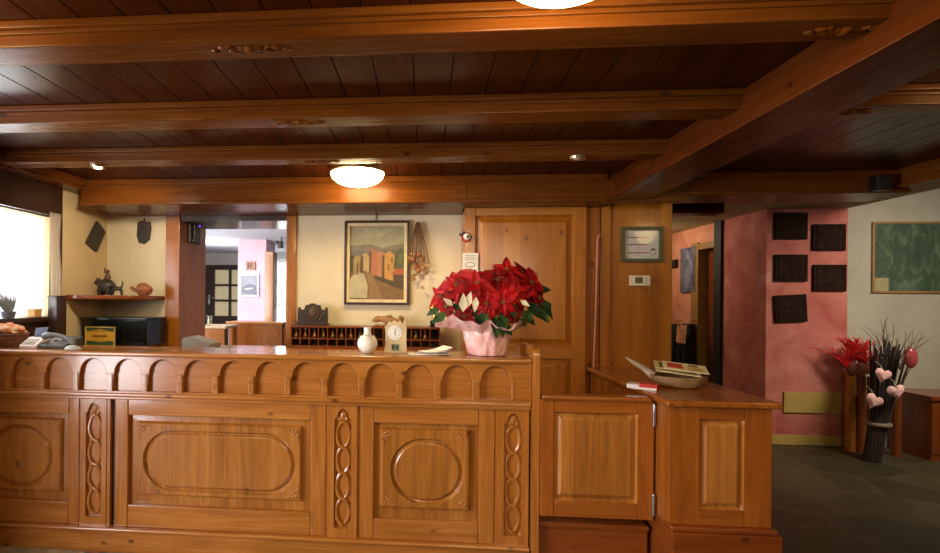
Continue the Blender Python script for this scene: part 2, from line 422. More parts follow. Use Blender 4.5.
for i in range(24):
    for k in range(8): fs.append((i * 9 + k, (i + 1) * 9 + k, (i + 1) * 9 + k + 1, i * 9 + k + 1))
mb.add(vs, fs)
solo('curtain', 'narrow beige gathered side curtain at the dark jamb of the left window', 'curtain', mb, sheer('beige_sheer', rgb(196, 176, 150), 0.12), (XL, 3.5, 1.4))
# raised panel door in the back wall
def panel_loops(x0, z0, x1, z1, y, step=0.018, field=0.045):
    q = field
    return [(rect(x0, z0, x1, z1), y), (rect(x0 + 0.008, z0 + 0.008, x1 - 0.008, z1 - 0.008), y + step), (rect(x0 + 0.012, z0 + 0.012, x1 - 0.012, z1 - 0.012), y + step),
            (rect(x0 + q, z0 + q, x1 - q, z1 - q), y + 0.003), (rect(x0 + q + 0.004, z0 + q + 0.004, x1 - q - 0.004, z1 - q - 0.004), y + 0.002)]
YD = 3.82
dX = lambda u: onY(u, 300, YD).x
d0, d1, d2, d3, d4 = dX(464), dX(475), dX(573), dX(586), dX(601)
D = thing('door_1', None, None, ((d0 + d3) / 2, YD, 0), kind='structure')
gz, gx = wood('gold', 'z', 0.12), wood('gold', 'x')
zt1, zt2, zb2 = 2.125, 2.066, onY(520, 346, YD).z
mb = MB(); mb.box(d0, YD, 0.0, d1, YB, zt1, 0.005); part('stile', mb, wood('gold', 'z'), D)
mb = MB(); mb.box(d2, YD, 0.0, d3, YB, zt1, 0.005); part('stile', mb, wood('gold', 'z'), D)
mb = MB(); mb.box(d1, YD, zt2, d2, YD + 0.04, zt1, 0.004); part('rail', mb, gx, D)
mb = MB(); mb.box(d1, YD, zb2 - 0.09, d2, YD + 0.04, zb2, 0.004); part('rail', mb, gx, D)
mb = MB(); mb.box(d1, YD, 0.02, d2, YD + 0.04, 0.16, 0.004); part('rail', mb, gx, D)
mb = MB(); mb.relief(((d1 + d2) / 2, 1.58), panel_loops(d1, zb2, d2, zt2, YD, 0.022, 0.05)); part('door_panel', mb, gz, D)
mb = MB(); mb.relief(((d1 + d2) / 2, 0.57), panel_loops(d1, 0.16, d2, zb2 - 0.09, YD, 0.022, 0.05)); part('door_panel', mb, gz, D)
struct('trim_5', MB().box(d3, YD + 0.03, 0, d4, YB, 2.125, 0.005), wood('pine2', 'z'))
# wood-faced pillar at the end of the side counter
YPI = 3.88
p0, p1 = onY(601, 300, YPI).x, onY(672, 300, YPI).x
mb = MB(); mb.box(p0, YPI, 0, p1, 4.62, 2.30, 0.006)
struct('pillar', mb, wood('gold', 'z', 0.10))
mb = MB(); mb.box(p0 - 0.012, YPI - 0.02, 0.2, onY(609, 300, YPI).x, YPI + 0.01, 2.30, 0.004); struct('trim_9', MB().box(p1 - 0.02, 4.30, 2.155, onY(724, 300, 4.3).x, 4.45, 2.45, 0.005), wood('deepbeam', 'x'))
mb = MB(); mb.box(p0 - 0.012, YPI - 0.02, 0.2, onY(609, 300, YPI).x, YPI + 0.01, 2.30, 0.004); struct('trim_6', mb, wood('gold', 'z'))

# right room and corridor: one long wall at X = 3.5, pink end face, white wall beyond
XR, YP = 3.5, 5.67
mb = MB(); mb.box(XR, YP, 0, 4.28, 6.45, 2.42); struct('column', mb, PINK, smooth=False)
struct('trim_7', MB().box(XR - 0.03, 6.45, 0, XR + 0.1, 6.60, 2.42, 0.005), plain('blackened_wood', rgb(24, 18, 12), .7))
mb = MB(); mb.box(XR, 7.12, 0, XR + 0.2, 9.0, 2.42); mb.box(XR, 6.6, 2.18, XR + 0.2, 7.12, 2.42); struct('wall_corridor', mb, CORR, smooth=False)
D2 = thing('door_2', None, None, (XR, 6.86, 0), kind='structure')
mb = MB(); mb.box(XR - 0.02, 6.98, 0, XR + 0.22, 7.16, 2.22, 0.005); mb.box(XR - 0.02, 6.6, 2.12, XR + 0.22, 7.0, 2.2, 0.005); part('door_frame', mb, plain('ochre_door_paint', rgb(150, 112, 56), 0.5), D2)
part('door_leaf', MB().box(XR + 0.10, 6.60, 0.01, XR + 0.14, 6.98, 2.12, 0.004), wood('red', 'z'), D2)
struct('wall_corridor_end', MB().box(1.6, 8.9, 0, 3.7, 9.1, 2.42), CORR, smooth=False)
struct('wall_right', MB().box(4.28, YP + 0.02, 0, 6.6, YP + 0.2, 2.75), WHITE, smooth=False)
struct('ceiling_right', MB().box(1.5, 3.93, 2.42, 4.28, 9.1, 2.5), plaster('beige_ceiling', rgb(170, 150, 110), rgb(184, 164, 122)), smooth=False)
struct('ceiling_right_high', MB().box(3.0, 2.0, 2.72, 6.6, YP + 0.1, 2.8), WHITE, smooth=False)
mb = MB(); mb.box(XR - 0.012, YP - 0.012, 0, 4.28, YP, 0.10, 0.004); mb.box(XR - 0.012, YP - 0.012, 0, XR, 6.45, 0.10, 0.004); struct('baseboard_right', mb, OCHRE)
# wainscot bench along the white wall
mb = MB(); xx = 4.68
while xx < 6.4: mb.box(xx + 0.002, 5.22, 0.06, xx + 0.108, 5.25, 0.56, 0.006); xx += 0.11
mb.box(4.68, 5.25, 0.0, 6.45, YP + 0.02, 0.56); mb.box(4.66, 5.2, 0.56, 6.45, YP + 0.02, 0.60, 0.006); mb.box(4.68, 5.23, 0, 6.45, 5.25, 0.06)
struct('trim_8', mb, wood('red', 'z'))

# back room seen through the hatch
ZB2 = 2.30
struct('ceiling_back_room', MB().box(-5.4, 4.63, ZB2, 0.6, 9.7, ZB2 + 0.1), LAV, smooth=False)
bw0, bw1 = -2.95, -1.7
mb = MB(); mb.box(-5.4, 9.5, 0, bw0, 9.7, ZB2); mb.box(bw1, 9.5, 0, 0.6, 9.7, ZB2); mb.box(bw0, 9.5, 0, bw1, 9.7, 0.9); mb.box(bw0, 9.5, 2.18, bw1, 9.7, ZB2)
struct('wall_back_room', mb, plaster('grey_white_plaster', rgb(200, 196, 190), rgb(214, 210, 204)), smooth=False)
mb = MB(); mb.box(-5.5, 4.63, 0, -5.4, 9.7, ZB2); mb.box(0.6, 4.63, 0, 0.7, 9.7, ZB2); struct('wall_back_room_side', mb, LAV, smooth=False)
pl, pr = onY(238, 260, 7.3).x, onY(266, 260, 7.3).x
struct('column_back_room', MB().box(pl, 7.3, 0, pr, 7.75, ZB2), PINK2, smooth=False)
struct('column_post', MB().box(onY(266, 260, 7.26).x, 7.2, 0, onY(274.5, 260, 7.26).x, 7.4, onY(270, 252, 7.26).z, 0.005), wood('pine', 'z'))
W2 = thing('window_2', None, None, (-2.3, 9.5, 0.9), kind='structure')
mb = MB(); 
for x0 in (bw0, -2.36, bw1 - 0.06): mb.box(x0, 9.5, 0.9, x0 + 0.06, 9.56, 2.18)
for z0 in (0.9, 1.32, 1.74, 2.12): mb.box(bw0, 9.5, z0, bw1, 9.56, z0 + 0.05)
part('window_frame', mb, wood('dark', 'z'), W2)
part('pane', MB().box(bw0, 9.58, 0.9, bw1, 9.585, 2.18), glass_pane('window_glass'), W2, smooth=False)
mb = MB(); vs = []; fs = []
for i in range(81):
    xx = bw0 + 0.02 + 1.22 * i / 80
    for z in (0.95, 2.2): vs.append((xx, 9.44 + 0.02 * math.sin(i * 1.2), z))
for i in range(80): fs.append((2 * i, 2 * i + 2, 2 * i + 3, 2 * i + 1))
mb.add(vs, fs); solo('curtain', 'white sheer curtain at the far bright window seen through the hatch', 'curtain', mb, sheer('white_sheer', rgb(250, 250, 250), 0.55), (-2.3, 9.44, 1.0))
# dark glazed door of the back room
dx0, dx1 = onY(196, 300, 9.46).x, onY(243, 300, 9.46).x; zt = onY(220, 265, 9.46).z
D3 = thing('door_3', None, None, ((dx0 + dx1) / 2, 9.46, 0), kind='structure')
wx0 = onY(214.5, 300, 9.46).x
mb = MB(); mb.box(dx0, 9.44, 0, wx0, 9.5, zt, 0.004); mb.box(dx1 - 0.04, 9.44, 0, dx1, 9.5, zt, 0.004); mb.box(wx0, 9.44, zt - 0.09, dx1, 9.5, zt); mb.box(wx0, 9.44, 0, dx1, 9.5, 1.12)
z0p, z1p = 1.12, zt - 0.09; wpx = onY(230, 300, 9.46).x
mb.box(wpx - 0.02, 9.44, z0p, wpx + 0.02, 9.49, z1p)
for k in (1, 2): mb.box(wx0, 9.44, z0p + (z1p - z0p) * k / 3 - 0.02, dx1, 9.49, z0p + (z1p - z0p) * k / 3 + 0.02)
part('door_frame', mb, wood('dark', 'z'), D3)
part('pane', MB().box(wx0, 9.492, z0p, dx1, 9.498, z1p), emit('lit_pane_curtain', rgb(214, 200, 160), 0.35), D3, smooth=False)
mb = MB(); hp = onY(208.5, 298, 9.4); mb.tube([hp, hp + Vector((0.10, 0, 0))], 0.012); mb.box(hp.x - 0.02, 9.42, hp.z - 0.12, hp.x + 0.02, 9.44, hp.z + 0.06, 0.004)
part('door_handle', mb, plain('steel', rgb(190, 190, 195), 0.25, 1.0), D3)

# ================================================================== RECEPTION COUNTER
YF = 2.82
X0, X1 = XL + 0.005, 0.563
K = thing('reception_counter', 'long carved pine reception counter with arcade frieze and oval panels', 'counter', (-1.05, 3.0, 0))
px, pz, pzs = wood('pine', 'x'), wood('pine', 'z'), wood('pine', 'z', 0.085)
# carcass behind the fronts
mb = MB(); mb.box(X0, YF + 0.03, 0, X1, YF + 0.06, 1.10); mb.box(XL + .24, YF + 0.03, 0, XL + 0.26, 3.45, 0.97); mb.box(X1 - 0.02, YF + 0.03, 0, X1, 3.45, 0.97)
part('carcass', mb, pz, K)
mb = MB(); mb.box(X0, 2.775, 1.118, X1 + 0.002, 3.13, 1.145, 0.010, seg=3); part('ledge_top', mb, px, K)
mb = MB(); mb.box(XL + .23, 3.10, 0.97, X1, 3.48, 1.0, 0.004); part('desk_top', mb, px, K)
part('riser', MB().box(X0, 3.085, 0.9, X1, 3.115, 1.118), px, K)
mb = MB(); mb.box(X0, 2.785, 0.888, X1, YF + 0.02, 0.912, 0.008, seg=3); mb.box(X0, 2.798, 0.872, X1, YF + 0.02, 0.888, 0.004); part('moulding', mb, px, K)
mb = MB(); mb.box(X0, 2.808, 0.0, X1, YF + 0.03, 0.125, 0.004); mb.box(X0, 2.79, 0.125, X1, YF + 0.03, 0.147, 0.009, seg=3); part('plinth', mb, px, K)
# frieze: a row of round arches sunk in the board, with little pilasters between
mb = MB(); pit = 0.2046; yf = 2.798; cx = 0.379; bays = 0
while cx > X0 - 0.1:
    l, r = max(cx - pit / 2, X0), cx + pit / 2
    if bays == 0: r = X1
    op = [(cx - 0.083, 0.922), (cx + 0.083, 0.922), (cx + 0.081, 1.016), (cx + 0.076, 1.018)]
    op += [(cx + 0.076 * math.cos(a), 1.024 + 0.079 * math.sin(a)) for a in [PI * i / 20 for i in range(21)]]
    op += [(cx - 0.076, 1.018), (cx - 0.081, 1.016)]
    op3 = [(cx + (p[0] - cx) * 1.035, 0.985 + (p[1] - 0.985) * 1.03) for p in op]
    op2 = [(cx + (p[0] - cx) * 0.985, 0.96 + (p[1] - 0.96) * 0.985) for p in op]
    if cx - 0.084 > X0:
        angs = op
        mb.relief((cx, 0.99), [(rect(l, 0.905, r, 1.12), yf), (op3, yf), (op, yf + 0.0025), (op2, yf + 0.007), (op2, yf + 0.026)], n=96)
    cx -= pit; bays += 1
part('frieze', mb, wood('pine', 'x', 0.0), K, angle=25)
cx = 0.379 + pit / 2; n = 0
while cx > X0 + 0.02:
    mbp = MB()
    if n > 0:
        mbp.prism([(cx - 0.0165, 0.918), (cx + 0.0165, 0.918), (cx + 0.0135, 1.018), (cx - 0.0135, 1.018)], yf - 0.005, yf + 0.004, 'y', 0.002)
        mbp.box(cx - 0.019, yf - 0.003, 1.018, cx + 0.019, yf + 0.002, 1.025, 0.0015)
    else: mbp.prism([(0.466, 0.90), (0.472, 0.90), (0.472, 1.02), (0.466, 1.02)], yf - 0.003, yf + 0.004)
    part('frieze_pilaster', mbp, wood('field', 'x'), K)
    cx -= pit; n += 1
# framed panels with a routed oval and carved corners
def counter_panel(xs0, xs1, op, mat_r, ov):
    ox0, oz0, ox1, oz1 = op; zb, zt = 0.147, 0.872
    part('stile', MB().box(xs0, YF, zb, ox0, YF + 0.03, zt, 0.007), pz, K); part('stile', MB().box(ox1, YF, zb, xs1, YF + 0.03, zt, 0.007), pz, K)
    part('rail', MB().box(ox0, YF, zb, ox1, YF + 0.03, oz0, 0.007), px, K); part('rail', MB().box(ox0, YF, oz1, ox1, YF + 0.03, zt, 0.007), px, K)
    mx0, mz0, mx1, mz1 = mat_r; ax0, az0, ax1, az1 = ov; y = YF
    c = ((ax0 + ax1) / 2, (az0 + az1) / 2)
    def inset(d): return stadium(ax0 + d, az0 + d, ax1 - d, az1 - d)
    mb = MB(); mb.relief(c, [(rect(ox0, oz0, ox1, oz1), y + 0.0285), (rect(ox0 + 0.012, oz0 + 0.012, ox1 - 0.012, oz1 - 0.012), y + 0.028), (rect(mx0 - 0.012, mz0 - 0.012, mx1 + 0.012, mz1 + 0.012), y + 0.026), (rect(mx0 - 0.003, mz0 - 0.003, mx1 + 0.003, mz1 + 0.003), y + 0.009),
        (rect(mx0, mz0, mx1, mz1), y + 0.006), (inset(0.0), y + 0.006), (inset(0.003), y + 0.009), (inset(0.008), y + 0.021), (inset(0.012), y + 0.024), (inset(0.018), y + 0.021), (inset(0.026), y + 0.011), (inset(0.032), y + 0.008)], n=140)
    pn = part('panel', mb, wood('field', 'z', 0.09), K, angle=20)
    for sx in (0, 1):
        for sz in (0, 1):
            mb = MB(); bx = mx0 if sx == 0 else mx1; bz = mz0 if sz == 0 else mz1; dx = 1 if sx == 0 else -1; dz = 1 if sz == 0 else -1
            for (a, b_, r) in ((0.020, 0.020, .009), (0.038, 0.016, .007), (0.016, 0.038, .007), (0.054, 0.014, .006), (0.014, 0.054, .006), (0.034, 0.033, .008), (0.069, 0.012, .005), (0.012, 0.070, .005), (0.047, 0.027, .005), (0.026, 0.048, .005)):
                mb.ball((bx + dx * a, y + 0.006, bz + dz * b_), r, 1, 0.6, 1, 8)
            mb.tube([(bx + dx * (0.01 + 0.075 * t), y + 0.006, bz + dz * (0.008 + 0.004 * math.sin(9 * t))) for t in [i / 8 for i in range(9)]], 0.003, 6)
            mb.tube([(bx + dx * (0.008 + 0.004 * math.sin(9 * t)), y + 0.006, bz + dz * (0.01 + 0.075 * t)) for t in [i / 8 for i in range(9)]], 0.003, 6)
            part('carving', mb, px, pn)
counter_panel(X0, -1.965, (-2.625, 0.275, -2.03, 0.778), (-2.585, 0.335, -2.085, 0.738), (-2.53, 0.345, -2.129, 0.708))
counter_panel(-1.752, -0.535, (-1.674, 0.273, -0.62, 0.782), (-1.618, 0.338, -0.682, 0.735), (-1.589, 0.356, -0.701, 0.702))
counter_panel(-0.343, 0.378, (-0.271, 0.257, 0.294, 0.778), (-0.227, 0.325, 0.240, 0.741), (-0.182, 0.343, 0.217, 0.699))
# carved plaited pilasters
def pilaster(x0, x1):
    c = ((x0 + x1) / 2); hw = 0.047; zb, zt = 0.147, 0.872
    arch = [(c - hw, 0.195), (c + hw, 0.195), (c + hw, 0.77), (c + hw, 0.79)] + [(c + 0.034 * math.cos(a), 0.80 + 0.05 * math.sin(a)) for a in [PI * i / 8 for i in range(9)]] + [(c - hw, 0.79), (c - hw, 0.77)]
    arch2 = [(c + (p[0] - c) * 0.93, 0.5 + (p[1] - 0.5) * 0.99) for p in arch]
    mb = MB(); mb.relief((c, 0.5), [(rect(x0, zb, x1, zt), YF + 0.03), (rect(x0, zb, x1, zt), YF - 0.004), (arch, YF - 0.004), (arch2, YF + 0.014)], n=160)
    pb = part('pilaster', mb, pz, K, angle=25)
    mb = MB(); z0, z1 = 0.215, 0.775; n = 128
    for sg in (-1, 1):
        pts = []
        for i in range(n + 1):
            t = i / n; w = 4 * PI * t; e = 0.036 * abs(math.sin(w)) ** 0.5 * (1 if math.sin(w) >= 0 else -1)
            pts.append((c + sg * e, YF + 0.010 + sg * 0.003 * math.cos(w), z0 + (z1 - z0) * t))
        mb.tube(pts, 0.0105, 8, 0.8)
    part('braid_carving', mb, pz, pb)
    mb = MB(); mb.ball((c, YF + 0.010, 0.808), 0.015, 1, 0.6, 1.7, 10)
    for sg in (-1, 1): mb.ball((c + sg * 0.02, YF + 0.010, 0.793), 0.011, 1.1, 0.6, 1.3, 10); mb.tube([(c, YF + .01, .775), (c + sg * .02, YF + .01, .79), (c + sg * .012, YF + .01, .83), (c, YF + .01, .842)], .005, 6)
    part('bud_carving', mb, pz, pb)
pilaster(-1.952, -1.800); pilaster(-0.522, -0.362); pilaster(0.392, 0.556)
for gx0, gx1 in ((-1.965, -1.952), (-0.535, -0.522), (-0.362, -0.343), (0.378, 0.392)): part('seam_strip', MB().box(gx0, YF + 0.006, 0.147, gx1, YF + 0.03, 0.872), pz, K)
part('seam_strip', MB().box(-1.778, YF + 0.02, 0.147, -1.752, YF + 0.03, 0.872), wood('dark', 'z', 0, False), K)
part('stile', MB().box(-1.80, YF, 0.147, -1.778, YF + 0.03, 0.872, 0.003), pz, K)
# rounded end post
mb = MB(); prof = [(2.765, 0.0), (3.16, 0.0), (3.16, 1.17)] + [(3.12 + 0.04 * math.cos(a), 1.165 + 0.04 * math.sin(a)) for a in [PI / 2 * i / 6 for i in range(1, 7)]] + [(2.805 - 0.04 * math.sin(a), 1.165 + 0.04 * math.cos(a)) for a in [PI / 2 * i / 6 for i in range(7)]]
mb.prism(prof, X1 + 0.002, X1 + 0.038, 'x', 0.008); part('end_post', mb, pz, K)

# ================================================================== GATE, STEP, SIDE COUNTER
KK = 0.935
kz = lambda z: EZ - (EZ - z) * KK
YG = 2.95 * KK; r2x, r2z = wood('pine2', 'x'), wood('pine2', 'z')
gx0, gx1, gz0, gz1 = 0.645 * KK, 1.170, kz(0.257), kz(0.905)
G = thing('swing_gate', 'low panelled pine swing gate between the long counter and the side counter', 'gate', (gx1, YG, gz0))
ox0, ox1, oz0, oz1 = 0.72 * KK, 1.165 * KK, kz(0.345), kz(0.835)
part('stile', MB().box(gx0, YG, gz0, ox0, YG + 0.035, gz1, 0.005), r2z, G); part('stile', MB().box(ox1, YG, gz0, gx1, YG + 0.035, gz1, 0.005), r2z, G)
part('rail', MB().box(ox0, YG, gz0, ox1, YG + 0.035, oz0, 0.005), r2x, G); part('rail', MB().box(ox0, YG, oz1, ox1, YG + 0.035, gz1, 0.005), r2x, G)
part('panel', MB().relief(((ox0 + ox1) / 2, (oz0 + oz1) / 2), panel_loops(ox0, oz0, ox1, oz1, YG + 0.002, 0.02, 0.035)), wood('field', 'z', 0.09), G)
part('cap', MB().box(gx0 + 0.006, YG - 0.022, gz1, gx1 - 0.020, YG + 0.06, gz1 + 0.024, 0.008, seg=3), r2x, G)
steel = plain('steel', rgb(190, 190, 195), 0.25, 1.0)
for z in (kz(0.78), kz(0.29)):
    mb = MB(); hx = gx1 - 0.004; hy = YG - 0.0085
    mb.lathe((hx, hy, z), [(0.0, -0.008), (0.005, -0.006), (0.007, 0), (0.007, 0.10), (0.005, 0.106), (0.0, 0.108)], 12)
    part('hinge', mb, steel, G)
mb = MB(); mb.box(0.606, 2.80, 0.0, 1.16, 3.80, kz(0.21), 0.006); mb.box(0.606, 2.785, kz(0.21) - 0.025, 1.16, 2.80, kz(0.21), 0.004)
struct('floor_platform', mb, wood('red', 'x')); ZSTEP = 0.0

KK = 0.90
sx0, sx1, YS = 1.312 * KK, 1.830 * KK, 2.905 * KK
S = thing('side_counter', 'lower pine side counter with one framed panel and overhanging worktop', 'counter', ((sx0 + sx1) / 2, 3.3, 0))
ox0, ox1, oz0, oz1 = onY(703, 420, YS).x - 0.012, onY(742, 420, YS).x + 0.012, onY(720, 508, YS).z - 0.01, onY(720, 422, YS).z + 0.01
zb, zt = kz(0.262), kz(0.895); YE = YPI - 0.03
part('stile', MB().box(sx0, YS, zb, ox0, YS + 0.03, zt, 0.004), r2z, S); part('stile', MB().box(ox1, YS, zb, sx1, YS + 0.03, zt, 0.004), r2z, S)
part('rail', MB().box(ox0, YS, zb, ox1, YS + 0.03, oz0, 0.004), r2x, S); part('rail', MB().box(ox0, YS, oz1, ox1, YS + 0.03, zt, 0.004), r2x, S)
part('panel', MB().relief(((ox0 + ox1) / 2, (oz0 + oz1) / 2), panel_loops(ox0, oz0, ox1, oz1, YS + 0.001, 0.02, 0.03)), wood('field', 'z', 0.09), S)
mb = MB(); mb.box(sx0, YS + 0.03, zb, sx0 + 0.02, YE, zt); mb.box(sx1 - 0.02, YS + 0.03, zb, sx1, YE, zt); mb.box(sx0, YE - 0.02, zb, sx1, YE, zt)
yy = 2.85
while yy < YE - 0.17: mb.box(sx0 - 0.008, yy, zb + 0.02, sx0, yy + 0.16, zt - 0.02, 0.006); yy += 0.18
part('carcass', mb, r2z, S)
mb = MB(); mb.box(sx0 + 0.0005, 2.86 * KK, 0.0, sx1 + 0.024, YE, kz(0.235), 0.004); mb.box(sx0 - 0.003, 2.87 * KK, kz(0.235), sx1 + 0.014, YE, zb, 0.008, seg=3); part('plinth', mb, wood('red', 'x'), S)
ZW = kz(0.93) 
mb = MB(); mb.box(sx0 - 0.028, 2.865 * KK, zt, 1.862 * KK, YE, ZW, 0.010, seg=3); part('worktop', mb, wood('pine2', 'y'), S)

# rug in front of the counter
rg = MB().box(-2.6, 1.3, 0.001, -0.95, 2.802, 0.012, 0.004)
solo('rug', 'red and cream woven rug on the floor before the counter', 'rug', rg, rugmat(), (-1.6, 2.0, 0))

# desk cabinets along the back wall
def back_cabinet(x0, x1, y0, z, label):
    t = thing('back_cabinet', label, 'cabinet', ((x0 + x1) / 2, (y0 + YB) / 2, 0))
    part('carcass', MB().box(x0 + 0.01, y0 + 0.02, 0, x1 - 0.01, YB - 0.025, z - 0.03, 0.003), wood('pine2', 'z'), t)
    part('top', MB().box(x0, y0, z - 0.03, x1, YB - 0.025, z, 0.005), wood('pine2', 'x'), t)
    n = max(1, int((x1 - x0) / 0.5)); w = (x1 - x0 - 0.04) / n
    for i in range(n):
        xa = x0 + 0.02 + i * w; d = part('door', MB().relief((xa + w / 2, 0.5), [(rect(xa + .005, 0.08, xa + w - .005, z - .05), y0 + .02), (rect(xa + .005, 0.08, xa + w - .005, z - .05), y0 + .002), (rect(xa + .06, 0.14, xa + w - .06, z - .11), y0 + .002), (rect(xa + .07, 0.15, xa + w - .07, z - .12), y0 + .012)]), wood('pine', 'z'), t)
        part('knob', MB().ball((xa + w - 0.04, y0 - 0.012, 0.6), 0.014), plain('brass', rgb(190, 140, 60), 0.3, 1.0), d)
    return t
back_cabinet(-2.64, -2.15, 3.70, 1.08, 'pine corner cabinet under the black box, behind the counter')
back_cabinet(-1.03, 0.24, 3.74, 1.08, 'long low pine cabinet under the key rack, behind the counter')

# ================================================================== THINGS ON AND BEHIND THE COUNTER
black = plain('black_plastic', rgb(18, 18, 18), 0.35); grey = plain('grey_plastic', rgb(110, 112, 108), 0.4); lgrey = plain('light_grey_plastic', rgb(178, 178, 172), 0.4)
paper = plain('white_paper', rgb(232, 226, 214), 0.7, var=0.03); pinkpaper = plain('pinkish_white_plastic', rgb(226, 208, 206), 0.45, var=0.03)
navy = plain('navy_plastic', rgb(12, 20, 66), 0.3); gold = plain('polished_brass', rgb(206, 160, 76), 0.2, 1.0); brass = plain('brass', rgb(190, 140, 60), 0.3, 1.0)
ZL = 1.1457
# key rack with pigeonholes
rx0, rx1, ry0, ry1, rz0, rz1 = -1.030, 0.115, 3.93, 4.12, 1.081, 1.245
R = thing('key_rack', 'dark wooden pigeonhole key rack with two rows on the back cabinet', 'rack', ((rx0 + rx1) / 2, 4.0, rz0))
mb = MB(); mb.box(rx0, ry0, rz1 - 0.014, rx1, ry1, rz1, 0.002); mb.box(rx0, ry0, rz0, rx1, ry1, rz0 + 0.012); mb.box(rx0, ry0, 1.142, rx1, ry1, 1.150)
part('shelves', mb, wood('red', 'x', 0, False), R)
part('back_board', MB().box(rx0, ry1 - 0.012, rz0, rx1, ry1, rz1), wood('dark', 'x', 0, False), R)
mb = MB(); nc = 16
for i in range(nc + 1):
    x = rx0 + (rx1 - rx0 - 0.007) * i / nc; mb.box(x, ry0 + 0.004, rz0, x + 0.007, ry1, rz1)
part('dividers', mb, wood('red', 'z', 0, False), R)
kfirst = None; cw = (rx1 - rx0 - 0.007) / nc
ords = ['first', 'second', 'third', 'fourth', 'fifth', 'sixth', 'seventh', 'eighth', 'ninth', 'tenth', 'eleventh', 'twelfth', 'thirteenth', 'fourteenth', 'fifteenth', 'sixteenth']
for i in (0, 1, 2, 3, 4, 5, 6, 7, 11, 13, 14):
    x = rx0 + cw * (i + 0.55); lab = 'brass key fob in the %s upper pigeonhole of the key rack counted from the hatch' % ords[i]
    if kfirst is None:
        kfirst = thing('key_fob', lab, 'key fob', (x, ry0 + 0.03, 1.1504), group='brass key fobs in the key rack')
        mb = MB(); mb.lathe((0, 0, 0), [(0.014, 0.0), (0.018, 0.006), (0.019, 0.018), (0.009, 0.032), (0.006, 0.045), (0.010, 0.052), (0.006, 0.060), (0.0, 0.062)], 16); part('fob', mb, plain('old_brass', rgb(122, 86, 38), .5, .7), kfirst, local=True)
        mb = MB(); mb.tube([(0.012 * math.cos(a), 0, 0.068 + 0.010 * math.sin(a)) for a in [2 * PI * k / 14 for k in range(14)]], 0.0015, 6, closed=True); part('ring', mb, steel, kfirst, local=True)
    else: dup(kfirst, (x, ry0 + 0.03, 1.1504), 0.3 * i, lab)
# carved crest standing on the rack
cx0, cx1 = onY(297, 310, 4.0).x, onY(327, 310, 4.0).x; cm = (cx0 + cx1) / 2; zr = rz1
mb = MB(); hw = (cx1 - cx0) / 2
prof = [(-hw, 0), (hw, 0), (hw, .14), (hw * .97, .155), (hw * .85, .155), (hw * .82, .135), (hw * .58, .135), (hw * .52, .155), (hw * .48, .175), (hw * .25, .178), (hw * .12, .19), (-hw * .12, .19), (-hw * .25, .178), (-hw * .48, .175), (-hw * .52, .155), (-hw * .58, .135), (-hw * .82, .135), (-hw * .85, .155), (-hw * .97, .155), (-hw, .14)]
mb.prism([(cm + p[0], zr + p[1] * 0.9) for p in prof], 4.02, 4.06, 'y', 0.003)
C = thing('carved_crest', 'dark carved wooden crest with stepped top standing on the key rack', 'ornament', (cm, 4.03, zr))
part('board', mb, wood('dark', 'x'), C)
part('base', MB().box(cx0 - 0.01, 3.98, zr, cx1 + 0.01, 4.08, zr + 0.018, 0.004), wood('dark', 'x'), C)
mb = MB(); mb.ball((cm, 4.02, zr + 0.10), 0.045, 0.8, 0.35, 1.1, 14); mb.tube([(cm + 0.05 * math.cos(a), 4.018, zr + 0.10 + 0.055 * math.sin(a)) for a in [2 * PI * k / 20 for k in range(20)]], 0.007, 6, closed=True)
for sg in (-1, 1): mb.tube([(cm + sg * (0.06 + 0.012 * k), 4.018, zr + 0.04 + 0.02 * k + 0.012 * math.sin(k * 2)) for k in range(5)], 0.008, 6)
part('carving', mb, plain('dark_olive_wood', rgb(74, 56, 30), 0.5), C)
# painting
a0, a1 = onY(345, 221, 4.13), onY(409, 305, 4.13)
px0, px1, pz1, pz0 = a0.x, a1.x, a0.z, a1.z
PA = thing('painting', 'framed painting of a village street hanging on the cream back wall', 'painting', ((px0 + px1) / 2, 4.14, pz0))
def frame_mesh(x0, z0, x1, z1, w, ya, yb, bev=0.004):
    mb = MB(); mb.box(x0, ya, z0, x0 + w, yb, z1, bev); mb.box(x1 - w, ya, z0, x1, yb, z1, bev); mb.box(x0 + w, ya, z0, x1 - w, yb, z0 + w, bev); mb.box(x0 + w, ya, z1 - w, x1 - w, yb, z1, bev); return mb
part('frame', frame_mesh(px0, pz0, px1, pz1, 0.018, 4.105, 4.145), wood('dark', 'z', 0, False), PA)
part('liner', frame_mesh(px0 + 0.018, pz0 + 0.018, px1 - 0.018, pz1 - 0.018, 0.024, 4.118, 4.14, 0.003), plain('cream_liner', rgb(216, 196, 150), 0.5), PA)
def flat_picture(name, parent, x0, z0, x1, z1, y, layers):
    mb = MB(); mats = []; W_, H_ = x1 - x0, z1 - z0
    for k, (col, poly) in enumerate(layers):
        mats.append(plain('paint_%s_%d_%d_%d' % (name, *[int(255 * q) for q in col[:3]]) + str(k), col, 0.5, 0, 0.07, 22)); mb.mi = k
        mb.face([(x0 + W_ * p[0], y - 0.0006 * k, z0 + H_ * p[1]) for p in poly])
    return part(name, mb, mats, parent, smooth=False)
